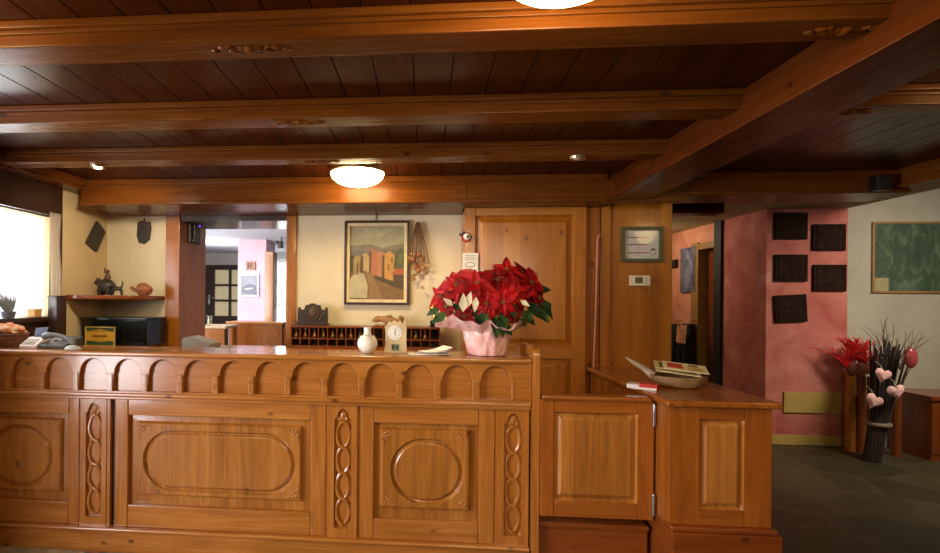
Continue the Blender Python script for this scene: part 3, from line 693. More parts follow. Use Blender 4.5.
lay = [(rgb(188, 182, 142), [(0, 0), (1, 0), (1, 1), (0, 1)]),
       (rgb(204, 196, 158), [(.1, .82), (.6, .86), (.8, .95), (.3, .97)]),
       (rgb(140, 128, 112), [(0, .55), (1, .55), (1, .76), (.8, .74), (.6, .70), (.35, .76), (.15, .73), (0, .74)]),
       (rgb(112, 108, 98), [(0, .55), (1, .55), (1, .66), (.7, .68), (.4, .63), (.2, .67), (0, .66)]),
       (rgb(136, 98, 52), [(0, 0), (1, 0), (1, .3), (.45, .34), (.25, .40), (0, .38)]),
       (rgb(160, 118, 70), [(.28, 0), (.62, 0), (.40, .36), (.30, .38)]),
       (rgb(52, 64, 32), [(0, .38), (.1, .36), (.12, .56), (.06, .6), (0, .58)]),
       (rgb(180, 146, 86), [(.07, .36), (.22, .36), (.22, .55), (.15, .61), (.07, .56)]),
       (rgb(206, 176, 110), [(.22, .40), (.36, .38), (.36, .58), (.29, .64), (.22, .6)]),
       (rgb(88, 50, 30), [(.21, .38), (.25, .38), (.25, .6), (.21, .58)]),
       (rgb(196, 112, 74), [(.36, .36), (.50, .32), (.50, .66), (.42, .70), (.36, .66)]),
       (rgb(112, 58, 34), [(.36, .36), (.40, .35), (.40, .66), (.36, .66)]),
       (rgb(206, 130, 84), [(.50, .32), (.64, .28), (.64, .62), (.57, .66), (.50, .62)]),
       (rgb(94, 48, 28), [(.59, .3), (.64, .28), (.64, .6), (.6, .6)]),
       (rgb(218, 160, 66), [(.64, .28), (.82, .25), (.82, .60), (.74, .66), (.64, .62)]),
       (rgb(142, 76, 34), [(.70, .40), (.73, .40), (.73, .48), (.70, .48)]),
       (rgb(142, 76, 34), [(.76, .50), (.79, .50), (.79, .57), (.76, .57)]),
       (rgb(66, 84, 34), [(.80, .42), (1, .40), (1, .68), (.92, .70), (.84, .62)]),
       (rgb(96, 104, 44), [(.86, .5), (.96, .48), (.98, .62), (.9, .64)]),
       (rgb(196, 86, 48), [(.76, .34), (1, .34), (1, .42), (.84, .42)]),
       (rgb(70, 38, 22), [(.80, .22), (1, .18), (1, .34), (.80, .34)]),
       (rgb(60, 46, 26), [(.46, .29), (1, .14), (1, .2), (.48, .33)]),
       (rgb(206, 194, 152), [(0, .02), (.33, .02), (.34, .18), (.28, .34), (.18, .38), (.06, .33), (0, .25)]),
       (rgb(110, 66, 34), [(.13, .34), (.16, .34), (.17, .5), (.14, .5)]), (rgb(110, 66, 34), [(.19, .36), (.215, .36), (.22, .54), (.2, .54)])]
lay = [(tuple(.72 * (.8 * c[i] + .2 * (.30, .21, .10)[i]) for i in range(3)) + (1,), p) for c, p in lay]
flat_picture('canvas', PA, px0 + 0.04, pz0 + 0.04, px1 - 0.04, pz1 - 0.04, 4.135, lay)
mb = MB(); hx = onY(376, 216, 4.13).x; mb.tube([(hx, 4.14, pz1), (hx, 4.142, 2.13)], 0.003, 6); mb.ball((hx, 4.14, 2.125), 0.008, n=8)
part('hanging_cord', mb, wood('dark', 'z', 0, False), PA)
# dried bunch hanging on the wall
q = onY(418, 222, 4.1); H = thing('dried_bunch', 'dried twig bunch with dried fruit hanging beside the painting', 'dried bunch', (q.x, 4.11, q.z))
mb = MB()
for i in range(9):
    a = (i - 4) * 0.006; mb.tube([(q.x + a * 0.5, 4.11 - 0.004 * (i % 3), q.z), (q.x + a * 2.2, 4.10, q.z - 0.16), (q.x + a * 3 + 0.02 * math.sin(i), 4.10 - 0.008 * (i % 2), q.z - 0.33 - 0.02 * (i % 4))], [0.004, 0.004, 0.003], 6)
mb.tube([(q.x + 0.012 * math.cos(a), 4.10 + 0.012 * math.sin(a), q.z - 0.03) for a in [2 * PI * k / 12 for k in range(12)]], 0.006, 6, closed=True)
part('twigs', mb, plain('dry_twig', rgb(120, 84, 52), 0.8), H)
mb = MB()
for i in range(12): mb.ball((q.x + random.uniform(-.05, .07), 4.09 + random.uniform(-.015, .02), q.z - random.uniform(.24, .42)), random.uniform(.014, .026), 1, .8, 1.1, 10)
part('dried_fruit', mb, plain('dried_fruit_skin', rgb(146, 92, 54), 0.6, var=0.2), H)
mb = MB()
for i in range(10):
    p = Vector((q.x + random.uniform(-.06, .07), 4.09, q.z - random.uniform(.25, .5))); d = Vector((random.uniform(-1, 1), -.2, random.uniform(-1, .2))).normalized() * 0.05
    w_ = Vector((-d.z, 0, d.x)) * 0.3; mb.face([p, p + d * .5 + w_, p + d, p + d * .5 - w_])
part('dry_leaves', mb, plain('dry_leaf', rgb(160, 120, 70), 0.8, var=0.2), H)
# small gold cup trophy on black base, rack end
q = onY(434.5, 327, 3.98); T = thing('trophy', 'small brass ball trophy on black base at end of the key rack', 'trophy', (q.x, 3.98, rz1))
part('base', MB().box(q.x - 0.034, 3.95, rz1, q.x + 0.034, 4.01, rz1 + 0.05, 0.004), black, T)
part('stem', MB().lathe((q.x, 3.98, rz1 + 0.05), [(0.02, 0), (0.014, 0.01), (0.01, 0.05), (0.016, 0.065)], 16), gold, T)
mb = MB(); mb.ball((q.x - 0.008, 3.98, rz1 + 0.145), 0.036, n=18); part('ball', mb, gold, T)
# brown carved animal figure lying on the rack behind the dial
q = onY(372, 322, 4.0); w_ = onY(403, 322, 4.0).x - q.x
mb = MB(); pts = [(q.x + w_ * t, 4.02, rz1 + 0.042 + 0.014 * math.sin(6 * t)) for t in [i / 10 for i in range(11)]]
mb.tube(pts, [0.008, 0.020, 0.024, 0.02, 0.026, 0.034, 0.036, 0.034, 0.03, 0.022, 0.008], 12, 0.8)
mb.ball((q.x + w_ * .55, 4.02, rz1 + 0.07), 0.022, 1.3, .8, .8); mb.ball((q.x + w_ * .93, 4.02, rz1 + 0.06), 0.022, 1, .8, 1.1); mb.box(q.x + 0.02, 4.0, rz1 + .0006, q.x + w_ - 0.02, 4.05, rz1 + 0.012, 0.004)
solo('wooden_figure', 'lumpy brown carved wooden figure lying on the key rack behind the white dial', 'ornament', mb, plain('carved_brown_wood', rgb(140, 98, 52), 0.55, var=0.2), (q.x + w_ / 2, 4.02, rz1))
# white vase
q = onY(367, 351.5, 2.93); V = thing('vase', 'small round white vase with narrow neck on counter ledge', 'vase', (q.x, 2.95, ZL))
mt, nt, b, out = new_mat('floral_china'); vv = coords(nt, (1, 1, 1)); vo = N(nt, 'ShaderNodeTexVoronoi'); vo.inputs['Scale'].default_value = 45; nt.links.new(vv, vo.inputs['Vector'])
nn = noise(nt, vv, 22, 3); f = ramp(nt, vo.outputs['Distance'], [(0.2, (1, 1, 1, 1)), (0.4, (0, 0, 0, 1))]); f2 = ramp(nt, nn.outputs[0], [(0.45, (0, 0, 0, 1)), (0.55, (1, 1, 1, 1))])
nt.links.new(mixc(nt, mathn(nt, 'MULTIPLY', mathn(nt, 'MULTIPLY', f, f2), 0.6), rgb(232, 228, 216), rgb(150, 150, 110)), b.inputs['Base Color']); b.inputs['Roughness'].default_value = 0.15
china = mt
part('body', MB().lathe((q.x, 2.95, ZL), [(0.0, 0.001), (0.030, 0.001), (0.034, 0.006), (0.050, 0.025), (0.058, 0.050), (0.055, 0.072), (0.042, 0.092), (0.026, 0.103)], 40), china, V)
part('neck', MB().lathe((q.x, 2.95, ZL), [(0.026, 0.103), (0.0215, 0.112), (0.0205, 0.130), (0.0225, 0.146), (0.019, 0.146), (0.017, 0.12), (0.0, 0.115)], 32), china, V)
# cream dial plaque
q0, q1 = onY(384, 351, 2.97), onY(406.5, 351, 2.97); cx = (q0.x + q1.x) / 2; hw = (q1.x - q0.x) / 2
T = thing('dial_clock', 'cream upright plaque clock with a round white dial on counter ledge', 'clock', (cx, 2.98, ZL))
beige = plain('cream_card', rgb(206, 182, 138), 0.5)
prof = [(-hw, 0), (hw, 0), (hw * .97, .10), (hw, .165), (hw * .8, .178), (hw * .62, .168), (hw * .4, .186), (hw * .15, .172), (-hw * .1, .188), (-hw * .4, .172), (-hw * .6, .182), (-hw * .75, .16), (-hw * .95, .15), (-hw * .9, .10)]
part('plaque', MB().prism([(cx + p[0], ZL + p[1]) for p in prof], 2.975, 2.988, 'y', 0.002), beige, T)
part('stand', MB().prism([(2.988, ZL), (3.03, ZL), (2.988, ZL + 0.09)], cx - 0.012, cx + 0.012, 'x'), beige, T)
Mx = Tr(cx - 0.003, 2.975, ZL + 0.115) @ Matrix.Rotation(PI / 2, 4, 'X')
dl = part('dial', MB().lathe((0, 0, 0), [(0.0, -0.001), (0.041, -0.001), (0.041, 0.004), (0.038, 0.005), (0.0, 0.005)], 36, Mx), plain('dial_white', rgb(236, 232, 222), 0.35, var=0.02), T)
mb = MB()
for k in range(12):
    a = PI / 6 * k; mb.box(-0.0014, -0.0008, 0.027, 0.0014, 0.0, 0.034, M=Tr(cx - 0.003, 2.9695, ZL + 0.115) @ Matrix.Rotation(a, 4, 'Y'))
for a, l in ((0.15, 0.026), (3.0, 0.02)): mb.box(-0.0018, -0.0012, -0.004, 0.0018, -0.0004, l, M=Tr(cx - 0.003, 2.9695, ZL + 0.115) @ Matrix.Rotation(a, 4, 'Y'))
part('dial_marks', mb, black, dl)
mb = MB(); mb.box(cx - 0.022, 2.972, ZL + 0.012, cx + 0.022, 2.975, ZL + 0.052, 0.001); part('small_window', mb, plain('grey_green', rgb(120, 130, 110), 0.4), T)
mb = MB(); mb.box(cx - 0.018, 2.970, ZL + 0.022, cx - 0.004, 2.972, ZL + 0.045); mb.box(cx + 0.005, 2.970, ZL + 0.022, cx + 0.017, 2.972, ZL + 0.042); part('small_marks', mb, plain('dark_green_print', rgb(44, 52, 44), 0.5), T)
# loose brochures on the ledge, each its own sheet
def sheet(name, label, cat, x, y, z, w, d, rot, mat, group, curl=0.012, th=0.0015):
    o = bpy.data.objects
    mb = MB(); n = 10; vs = []; fs = []
    for i in range(n + 1):
        t = i / n; zz = 0.001 + curl * (t ** 2.5)
        for sy in (-d / 2, d / 2): vs.append((w * (t - .5), sy, zz)); vs.append((w * (t - .5), sy, zz + th))
    for i in range(n):
        b0, b1 = i * 4, (i + 1) * 4
        fs += [(b0, b1, b1 + 2, b0 + 2), (b0 + 1, b0 + 3, b1 + 3, b1 + 1), (b0, b0 + 1, b1 + 1, b1), (b0 + 2, b1 + 2, b1 + 3, b0 + 3)]
    fs += [(0, 2, 3, 1), (n * 4, n * 4 + 1, n * 4 + 3, n * 4 + 2)]
    mb.add(vs, fs); ob = mesh_obj(name, mb, mat, loc=(x, y, z), local=True); ob.rotation_euler = (0, 0, rot); ob['label'] = label; ob['category'] = cat
    if group: ob['group'] = group
    return ob
lilac = plain('lilac_grey_paper', rgb(176, 172, 186), 0.6); wp = paper
bx = onY(432, 351, 2.93).x
sheet('brochure', 'white brochure lying flat, lowest of the stack beside the poinsettia', 'brochure', bx - 0.02, 2.93, ZL, 0.23, 0.14, 0.1, wp, 'brochures on the counter ledge', 0.006)
sheet('brochure', 'lilac grey brochure in the middle of the stack beside the poinsettia', 'brochure', bx + 0.01, 2.95, ZL + 0.004, 0.2, 0.13, -0.25, lilac, 'brochures on the counter ledge', 0.022)
sheet('brochure', 'white brochure curling up on top of the stack beside the poinsettia', 'brochure', bx + 0.02, 2.96, ZL + 0.013, 0.16, 0.12, 0.45, wp, 'brochures on the counter ledge', 0.026)

# ---------------- poinsettia
PC = onY(486.5, 354, 2.96); pc = Vector((PC.x, 2.96, ZL))
P = thing('poinsettia', 'large red poinsettia in pale pink wrapped pot on the counter ledge', 'plant', tuple(pc))
mt, nt, b, out = new_mat('pink_wrap'); wv = noise(nt, coords(nt, (1, 1, 0.6)), 26, 4)
nt.links.new(ramp(nt, wv.outputs[0], [(0.3, rgb(214, 146, 144)), (0.7, rgb(244, 206, 200))]), b.inputs['Base Color']); b.inputs['Roughness'].default_value = 0.28
bump(nt, b, wv.outputs[0], 0.6, 0.02); wrapm = mt
def crinkle(a, z): return 1 + (0.035 * math.sin(9 * a + 18 * z) + 0.02 * math.sin(17 * a - 25 * z)) 
part('pot_wrap', MB().lathe(pc, [(0.0, 0.002), (0.098, 0.002), (0.106, 0.012), (0.116, 0.05), (0.126, 0.09), (0.132, 0.125), (0.136, 0.145), (0.124, 0.146), (0.11, 0.12), (0.0, 0.115)], 72, mod=crinkle), wrapm, P)
mb = MB(); vs = []; fs = []; n = 90; m_ = 7      # flared ruffle of paper, widest to the left
for i in range(n):
    a = 2 * PI * i / n; reach = 0.055 + 0.10 * max(0, math.cos(a - PI * 1.03)) ** 2 + 0.03 * max(0, math.cos(a))
    for k in range(m_):
        t = k / (m_ - 1); r = 0.136 + reach * t; z = 0.135 + 0.05 * t + (0.016 * math.sin(7 * a) + 0.010 * math.sin(15 * a + 1)) * t + 0.02 * t * t * math.sin(3 * a + 2)
        vs.append((pc.x + r * math.cos(a), pc.y + r * math.sin(a), pc.z + z))
for i in range(n):
    j = (i + 1) % n
    for k in range(m_ - 1): fs.append((i * m_ + k, j * m_ + k, j * m_ + k + 1, i * m_ + k + 1))
mb.add(vs, fs); part('wrap_ruffle', mb, wrapm, P)
def leafmat(name, c0, c1, c2):
    mt, nt, b, out = new_mat(name); v = coords(nt, (1, 1, 1)); n = noise(nt, v, 16, 3)
    nt.links.new(ramp(nt, n.outputs[0], [(0.3, c0), (0.5, c1), (0.72, c2)]), b.inputs['Base Color']); b.inputs['Roughness'].default_value = 0.65; b.inputs['Specular IOR Level'].default_value = 0.25
    b.inputs['Subsurface Weight'].default_value = 0.0
    return mt
REDM = leafmat('red_bract', rgb(104, 4, 8), rgb(160, 8, 14), rgb(196, 16, 20)); DRED = leafmat('deep_red_bract', rgb(84, 6, 12), rgb(120, 10, 18), rgb(150, 16, 22)); GRN = leafmat('green_leaf', rgb(14, 32, 9), rgb(28, 56, 15), rgb(66, 90, 32)); CRM = leafmat('cream_bract', rgb(196, 184, 150), rgb(216, 204, 170), rgb(226, 216, 186))
def leaf(mb, base, d, nrm, L, W_, droop=0.25, fold=0.25, pts=6):
    d = d.normalized(); side = d.cross(nrm).normalized(); nn = side.cross(d).normalized(); vs = []; fs = []
    prof = [0.05, 0.62, 1.0, 0.86, 0.52, 0.04]
    for i in range(pts):
        t = i / (pts - 1); p = base + d * (L * t) - nn * (droop * L * t * t)
        w = W_ * prof[i] * 0.5; lob = 1.0 + (0.12 if i == 2 else 0)
        vs += [p - side * w * lob + nn * (fold * w), p, p + side * w * lob + nn * (fold * w)]
    for i in range(pts - 1):
        b_ = i * 3; fs += [(b_, b_ + 1, b_ + 4, b_ + 3), (b_ + 1, b_ + 2, b_ + 5, b_ + 4)]
    mb.add(vs, fs)
def flower(u, v, y, R_, nrm, mat, seed):
    rnd = random.Random(seed); c = onY(u, v, y); nrm = Vector(nrm).normalized()
    t1 = nrm.cross(Vector((0, 0, 1))).normalized(); t2 = nrm.cross(t1)
    mb = MB()
    for lay_, (cnt, rr, el) in enumerate(((6, 1.05, 0.02), (6, 0.8, 0.35), (4, 0.45, 0.8))):
        for i in range(cnt):
            a = 2 * PI * (i + 0.5 * lay_ + rnd.uniform(-.18, .18)) / cnt; d = t1 * math.cos(a) + t2 * math.sin(a) + nrm * el
            L = 1.32 * R_ * rr * rnd.uniform(.75, 1.25); leaf(mb, c + nrm * 0.004 * lay_, d, nrm, L, L * rnd.uniform(.38, .58), rnd.uniform(.1, .8), .45)
    fl = part('flower', mb, mat, P)
    mb = MB()
    for i in range(6): mb.ball(c + nrm * 0.022 + t1 * 0.008 * math.cos(i) + t2 * 0.008 * math.sin(i * 1.0), 0.004, n=6)
    part('flower_center', mb, plain('yellow_green_bud', rgb(120, 96, 24), 0.6), fl)
FL = [(477, 284, 2.82, .105, (-.1, -1, .45), REDM), (506, 272, 2.90, .10, (.1, -.7, .8), REDM), (497, 281, 2.86, .085, (0, -.9, .5), DRED), (443, 297, 2.94, .085, (-.6, -.8, .2), REDM), (457, 286, 2.88, .085, (-.4, -.9, .4), REDM),
      (529, 284, 2.92, .085, (.5, -.8, .4), REDM), (536, 298, 2.98, .075, (.7, -.7, .1), DRED), (502, 302, 2.80, .085, (.1, -1, .05), REDM), (486, 303, 2.80, .07, (-.1, -1, .0), REDM), (521, 275, 2.98, .08, (.4, -.6, .8), DRED),
      (465, 315, 2.85, .062, (-.3, -.9, -.2), DRED), (514, 314, 2.87, .06, (.3, -.9, -.2), DRED), (487, 275, 3.02, .09, (-.2, -.3, 1), REDM), (516, 292, 2.84, .07, (.2, -1, .2), REDM), (448, 306, 2.90, .05, (-.6, -.8, -.1), DRED)]
for k, (u, v, y, r, nr, mt_) in enumerate(FL): flower(u, v, y, r, nr, mt_, 100 + k)
mb = MB(); rnd = random.Random(5); top = pc + Vector((0, 0, 0.2))
for k, (u, v, y, L, dx, dz) in enumerate([(470, 300, 2.86, .10, -.3, -1), (478, 306, 2.82, .12, .05, -1), (494, 316, 2.80, .13, -.1, -1), (500, 312, 2.82, .14, .2, -1), (526, 303, 2.90, .13, .9, -.5), (533, 308, 2.92, .13, .8, -.8), (522, 310, 2.88, .11, .6, -.9), (539, 303, 2.98, .12, 1, -.6),
        (447, 313, 2.90, .11, -.9, -.6), (440, 309, 2.94, .09, -1, -.4), (460, 300, 2.88, .09, -.5, -.8), (509, 300, 2.84, .10, .4, -.9), (488, 312, 2.80, .10, -.2, -.9), (483, 320, 2.84, .09, -.4, -.8), (517, 318, 2.88, .08, .5, -.6), (505, 322, 2.84, .09, .2, -.9), (470, 292, 2.84, .08, -.2, -.9), (512, 286, 2.86, .08, .2, -.9), (535, 290, 2.98, .1, .9, .1), (497, 290, 2.84, .09, .0, -.9), (463, 308, 2.86, .08, -.6, -.7), (545, 300, 3.0, .09, .6, -.8)]):
    p = onY(u, v, y); leaf(mb, p, Vector((dx + rnd.uniform(-.3, .3), -.25 + rnd.uniform(-.2, .2), dz)), Vector((rnd.uniform(-.5, .5), -1, .35)), L * .92, L * .46, rnd.uniform(.1, .6), .4)
part('foliage', mb, GRN, P)
mb = MB()
for (u, v, y, L, dx, dz) in [(463, 312, 2.80, .10, .0, 1), (466, 308, 2.80, .09, .25, .9), (453, 306, 2.84, .07, -.5, .4), (476, 297, 2.80, .08, -.1, -1), (520, 300, 2.85, .06, .6, -.4)]:
    leaf(mb, onY(u, v, y - 0.03), Vector((dx, -.2, dz)), Vector((0, -1, .2)), L, L * .42, .1, .25)
part('cream_leaves', mb, CRM, P)
mb = MB()
for (u, v, y, *_r) in FL:
    e = onY(u, v, y); b0 = pc + Vector((random.uniform(-.05, .05), random.uniform(-.05, .05), .11)); mb.tube([b0, (b0 + e) / 2 + Vector((0, .02, .02)), e + Vector((0, .01, -.005))], 0.005, 6)
part('stems', mb, plain('green_stem', rgb(60, 84, 36), 0.6), P)

# ---------------- left end of the counter
q0, q1 = onY(24, 345, 2.92), onY(41, 345, 2.92)
CA = thing('desk_calculator', 'pinkish white sloped desk machine with navy tilted display beside the phone', 'calculator', ((q0.x + q1.x) / 2, 2.95, ZL))
mb = MB(); w_ = q1.x - q0.x
mb.prism([(2.88, ZL), (3.0, ZL), (3.0, ZL + .062), (2.96, ZL + .058), (2.88, ZL + .016)], q0.x, q1.x, 'x', 0.004); part('body', mb, pinkpaper, CA)
mb = MB(); mb.box(-.040, -.006, -.028, .040, .006, .028, 0.003, M=Tr(q0.x + .062, 2.985, ZL + .090) @ Matrix.Rotation(-.5, 4, 'X') @ Matrix.Rotation(-.12, 4, 'Y')); part('display', mb, navy, CA)
mb = MB(); mb.box(q0.x + .045, 2.98, ZL + .05, q0.x + .075, 2.998, ZL + .08); part('bracket', mb, lgrey, CA)
mb = MB()
for i in range(4):
    for j in range(4): mb.box(q0.x + .012 + .02 * i, 2.888 + .016 * j, ZL + .020 + .008 * j, q0.x + .026 + .02 * i, 2.899 + .016 * j, ZL + .027 + .008 * j, .001)
part('keys', mb, lgrey, CA)
q0, q1 = onY(43.5, 345, 2.95), onY(79, 345, 2.95); w_ = q1.x - q0.x
PH = thing('desk_phone', 'dark grey desk telephone with receiver lying across it on counter', 'telephone', (q0.x + w_ / 2, 2.95, ZL))
part('base', MB().prism([(2.89, ZL), (3.06, ZL), (3.06, ZL + .062), (2.89, ZL + .016)], q0.x + .004, q1.x - .05, 'x', .005), plain('dark_grey_plastic', rgb(54, 54, 52), .4), PH)
mb = MB(); pts = [(q0.x + .012 + (w_ - .02) * t, 2.925, ZL + .038 + .042 * (1 - (2.1 * t - .85) ** 2 * .55) - .02 * t * t) for t in [i / 14 for i in range(15)]]
mb.tube(pts, [.014, .021, .021, .017, .014, .013, .013, .013, .013, .013, .014, .017, .02, .019, .012], 12, .8); part('receiver', mb, plain('silver_grey_plastic', rgb(112, 114, 112), .3), PH)
mb = MB()
for i in range(3):
    for j in range(4): mb.box(q0.x + .05 + .02 * i, 2.965 + .019 * j, ZL + .038 + .0051 * j, q0.x + .063 + .02 * i, 2.977 + .019 * j, ZL + .047 + .0051 * j, .001)
part('keypad', mb, lgrey, PH)
mb = MB(); mb.tube([(q0.x + .05 + .004 * k, 3.075 + .007 * math.cos(k * .9), ZL + .0025 + .007 * (1 + math.sin(k * .9))) for k in range(30)], .002, 5); part('coiled_cord', mb, black, PH)
q = onY(73, 345, 2.84); mb = MB(); mb.ball((q.x, 2.84, ZL + 0.002), 0.05, 1.0, .6, .5, 18)
mb.v = [Vector((p.x, p.y, max(p.z, ZL + .0005))) for p in mb.v]
solo('computer_mouse', 'pale grey rounded mouse lying on the ledge before the phone', 'mouse', mb, lgrey, (q.x, 2.84, ZL))
# brown tub with a crumpled cloth on it
cxw, cyw, rw, zw = XL + .118, 2.98, .112, ZL
part_box = thing('wicker_tub', 'round brown wicker tub at the left end of the counter ledge', 'tub', (cxw, cyw, zw))
wick = plain('brown_wicker', rgb(104, 62, 38), 0.6, var=0.25, scale=40, bmp=0.6)
part('body', MB().lathe((cxw, cyw, zw), [(0, 0.0005), (rw * .86, 0.0005), (rw * .9, .01), (rw * .96, .04), (rw * .96, .075), (rw * .9, .078), (rw * .88, .07), (0, .068)], 40), wick, part_box)
mb = MB()
for k in range(2): mb.tube([(cxw + rw * (.95 - .02 * k) * math.cos(a), cyw + rw * .95 * math.sin(a), zw + .074 - .022 * k + .003 * math.sin(30 * a)) for a in [2 * PI * i / 60 for i in range(60)]], .006, 6, closed=True)
part('rim', mb, wick, part_box)
mb = MB(); bm = bmesh.new(); bmesh.ops.create_icosphere(bm, subdivisions=4, radius=1.0)
for v in bm.verts:
    n_ = 0.14 * math.sin(5 * v.co.x + 3 * v.co.z) + 0.10 * math.sin(9 * v.co.y + 4 * v.co.x) + .06 * math.sin(14 * v.co.x + 8 * v.co.z)
    v.co *= 1 + n_; v.co = Vector((v.co.x * .085, v.co.y * .075, max(-.012, v.co.z * .042)))
qq = Vector((cxw + .012, cyw, 0)); mb.frombm(bm, Tr(qq.x, cyw, zw + .0965))
mt, nt, b, out = new_mat('white_orange_cloth'); nn = noise(nt, coords(nt, (1, 1, 1)), 7, 2); nt.links.new(ramp(nt, nn.outputs[0], [(0.42, rgb(226, 212, 190)), (0.52, rgb(190, 104, 48)), (0.66, rgb(120, 60, 30))]), b.inputs['Base Color']); b.inputs['Roughness'].default_value = .8
solo('crumpled_cloth', 'crumpled white and orange cloth lying on top of the wicker tub', 'cloth', mb, mt, (qq.x, cyw, zw + .083))
# tan box and plant on the window sill
q = onX(34, 315, XL + 0.0); q2 = onX(39.5, 315, XL + 0.05); ss = wz0 + 0.0065
mb = MB(); mb.box(XL - .025, q.y - .03, ss, XL + .03, q.y + .035, ss + .045, .003)
B = thing('small_carton', 'small tan carton standing on the window sill', 'box', (XL + .0, q.y, ss)); part('body', mb, plain('tan_card', rgb(196, 150, 90), .6), B); part('lid', MB().box(XL - .028, q.y - .033, ss + .045, XL + .033, q.y + .038, ss + .056, .003), plain('tan_card_lid', rgb(210, 170, 116), .6), B)
q = onX(9, 318, XL); px_, py_ = XL - .005, q.y
PL = thing('potted_herb', 'greyish spiky potted plant in front of the bright left window', 'plant', (px_, py_, ss)); mb = MB()
part('pot', MB().lathe((px_, py_, ss), [(0, .0005), (.034, .0005), (.042, .035), (.044, .042), (.038, .042), (0, .036)], 20), plain('grey_pot', rgb(90, 92, 100), .6), PL)
for k in range(60):
    a = random.uniform(0, 2 * PI); l = random.uniform(.06, .15); d = Vector((math.cos(a) * .06 + .05, math.sin(a) * .75, 1)).normalized(); leaf(mb, Vector((px_ + .01 * math.cos(a), py_ + .02 * math.sin(a), ss + .035)), d, Vector((1, .2 * math.sin(a), .1)), l, .014, .3)
part('leaves', mb, plain('grey_green_leaf', rgb(110, 118, 130), .6), PL)
# dark upright box in the window corner
q0, q1 = onX(49, 300, XL + .06), onX(59, 300, XL + .06)
mb = MB(); mb.box(XL + .05, q0.y, 1.001, XL + .12, q1.y, onX(54, 297, XL + .06).z, .006)
DB = thing('upright_box', 'dark brown upright narrow box in the corner of the left window', 'box', (XL + .085, (q0.y + q1.y) / 2, 1.0)); part('body', mb, wood('dark', 'z'), DB)
zt_ = onX(54, 297, XL + .06).z; part('cap', MB().box(XL + .047, q0.y - .004, zt_, XL + .124, q1.y + .004, zt_ + .01, .003), wood('dark', 'y'), DB)
# sideboard below window carrying it
mb = MB(); mb.box(XL + .022, 2.9, 0, XL + .17, 3.68, 1.0, .005); SB = thing('window_cupboard', 'dark shallow cupboard below the left window behind the counter', 'cupboard', (XL + .1, 3.3, 0)); 
mb = MB(); mb.box(XL + .03, 3.18, 0, XL + .2, 3.66, .975, .005); part('carcass', mb, wood('dark', 'z'), SB); part('top', MB().box(XL + .025, 3.17, .975, XL + .21, 3.665, 1.0, .004), wood('dark', 'y'), SB)
# black box with a yellow and green plate in front of it
q0, q1 = onY(81, 346, 3.78), onY(147, 318, 3.78)
TV = thing('black_cabinet', 'glossy black oblong box on the corner cabinet under the shelf', 'box', ((q0.x + q1.x) / 2, 3.9, 1.08))
part('body', MB().box(q0.x, 3.78, 1.08, q1.x, 4.08, q1.z - .012, .006), plain('gloss_black', rgb(14, 18, 14), .18), TV)
part('lid', MB().box(q0.x - .006, 3.772, q1.z - .012, q1.x + .006, 4.086, q1.z, .004), plain('gloss_black', rgb(14, 18, 14), .18), TV)
part('foot', MB().box(q0.x + .03, 3.776, 1.09, q1.x - .03, 3.78, 1.11), black, TV)
q0, q1 = onY(85, 346, 3.72), onY(115, 327, 3.72); z0 = 1.0801
SG = thing('advert_plate', 'small yellow plate with green bands leaning before the black box', 'sign', ((q0.x + q1.x) / 2, 3.72, z0))
part('frame', frame_mesh(q0.x, z0, q1.x, q1.z, .008, 3.715, 3.728, .002), plain('pale_gold', rgb(190, 156, 80), .4), SG)
w_ = q1.x - q0.x; h_ = q1.z - z0
flat_picture('plate_face', SG, q0.x + .006, z0 + .006, q1.x - .006, q1.z - .006, 3.724, [(rgb(212, 160, 46), rect(0, 0, 1, 1)), (rgb(62, 84, 46), rect(0, .78, 1, 1)), (rgb(62, 84, 46), rect(0, 0, 1, .26)), (rgb(198, 150, 50), [(.12, .28), (.5, .18), (.88, .28), (.5, .34)]), (rgb(196, 140, 40), [(.12, .80), (.5, .92), (.88, .80)])])
mb = MB(); xw = q0.x + w_ * .24
for k, ww in enumerate((.05, .03, .045, .035, .04, .02)): mb.box(xw, 3.7195, z0 + h_ * .48, xw + w_ * ww * 1.8, 3.7205, z0 + h_ * .58); xw += w_ * ww * 1.8 + w_ * .018
part('lettering', mb, plain('brown_print', rgb(110, 66, 20), .5), SG)
# corner shelf
qa, qb = onX(65, 299, XL), onY(165, 299, YB); zs = 1.465
mb = MB(); pts = [(XL + .002, YB - .002)]; ax, ay = qb.x - XL, YB - qa.y
for i in range(25):
    t = PI / 2 * i / 24; pts.append((XL + .002 + ax * math.cos(t) ** .8, YB - .002 - ay * math.sin(t) ** .8))
mb.prism(pts, zs - .032, zs, 'z', .006)
solo('corner_shelf', 'rounded pine corner shelf below the two wall plaques', 'shelf', mb, wood('red', 'x'), (XL + .1, YB - .1, zs - .03))
bronze = plain('dark_clay', rgb(52, 44, 38), .45, var=.2); clay = plain('terracotta', rgb(150, 92, 58), .55, var=.18)
q = onY(104, 296, 3.88); FG = thing('pig_figurine', 'dark round animal figurine with small rider, left on the corner shelf', 'figurine', (q.x, 3.9, zs)); mb = MB()
mb.ball((q.x + .005, 3.9, zs + .072), .062, 1.15, .85, .95, 20); mb.ball((q.x - .062, 3.9, zs + .10), .027, 1.2, .9, .9)
for dx, dy in ((-.035, -.025), (.035, -.025), (-.035, .025), (.035, .025)): mb.tube([(q.x + dx, 3.9 + dy, zs + .05), (q.x + dx * 1.1, 3.9 + dy, zs + .001)], [.02, .013], 8)
for sg in (-1, 1): mb.tube([(q.x - .055, 3.9 + sg * .014, zs + .12), (q.x - .065, 3.9 + sg * .02, zs + .142)], [.009, .002], 6)
part('body', mb, bronze, FG)
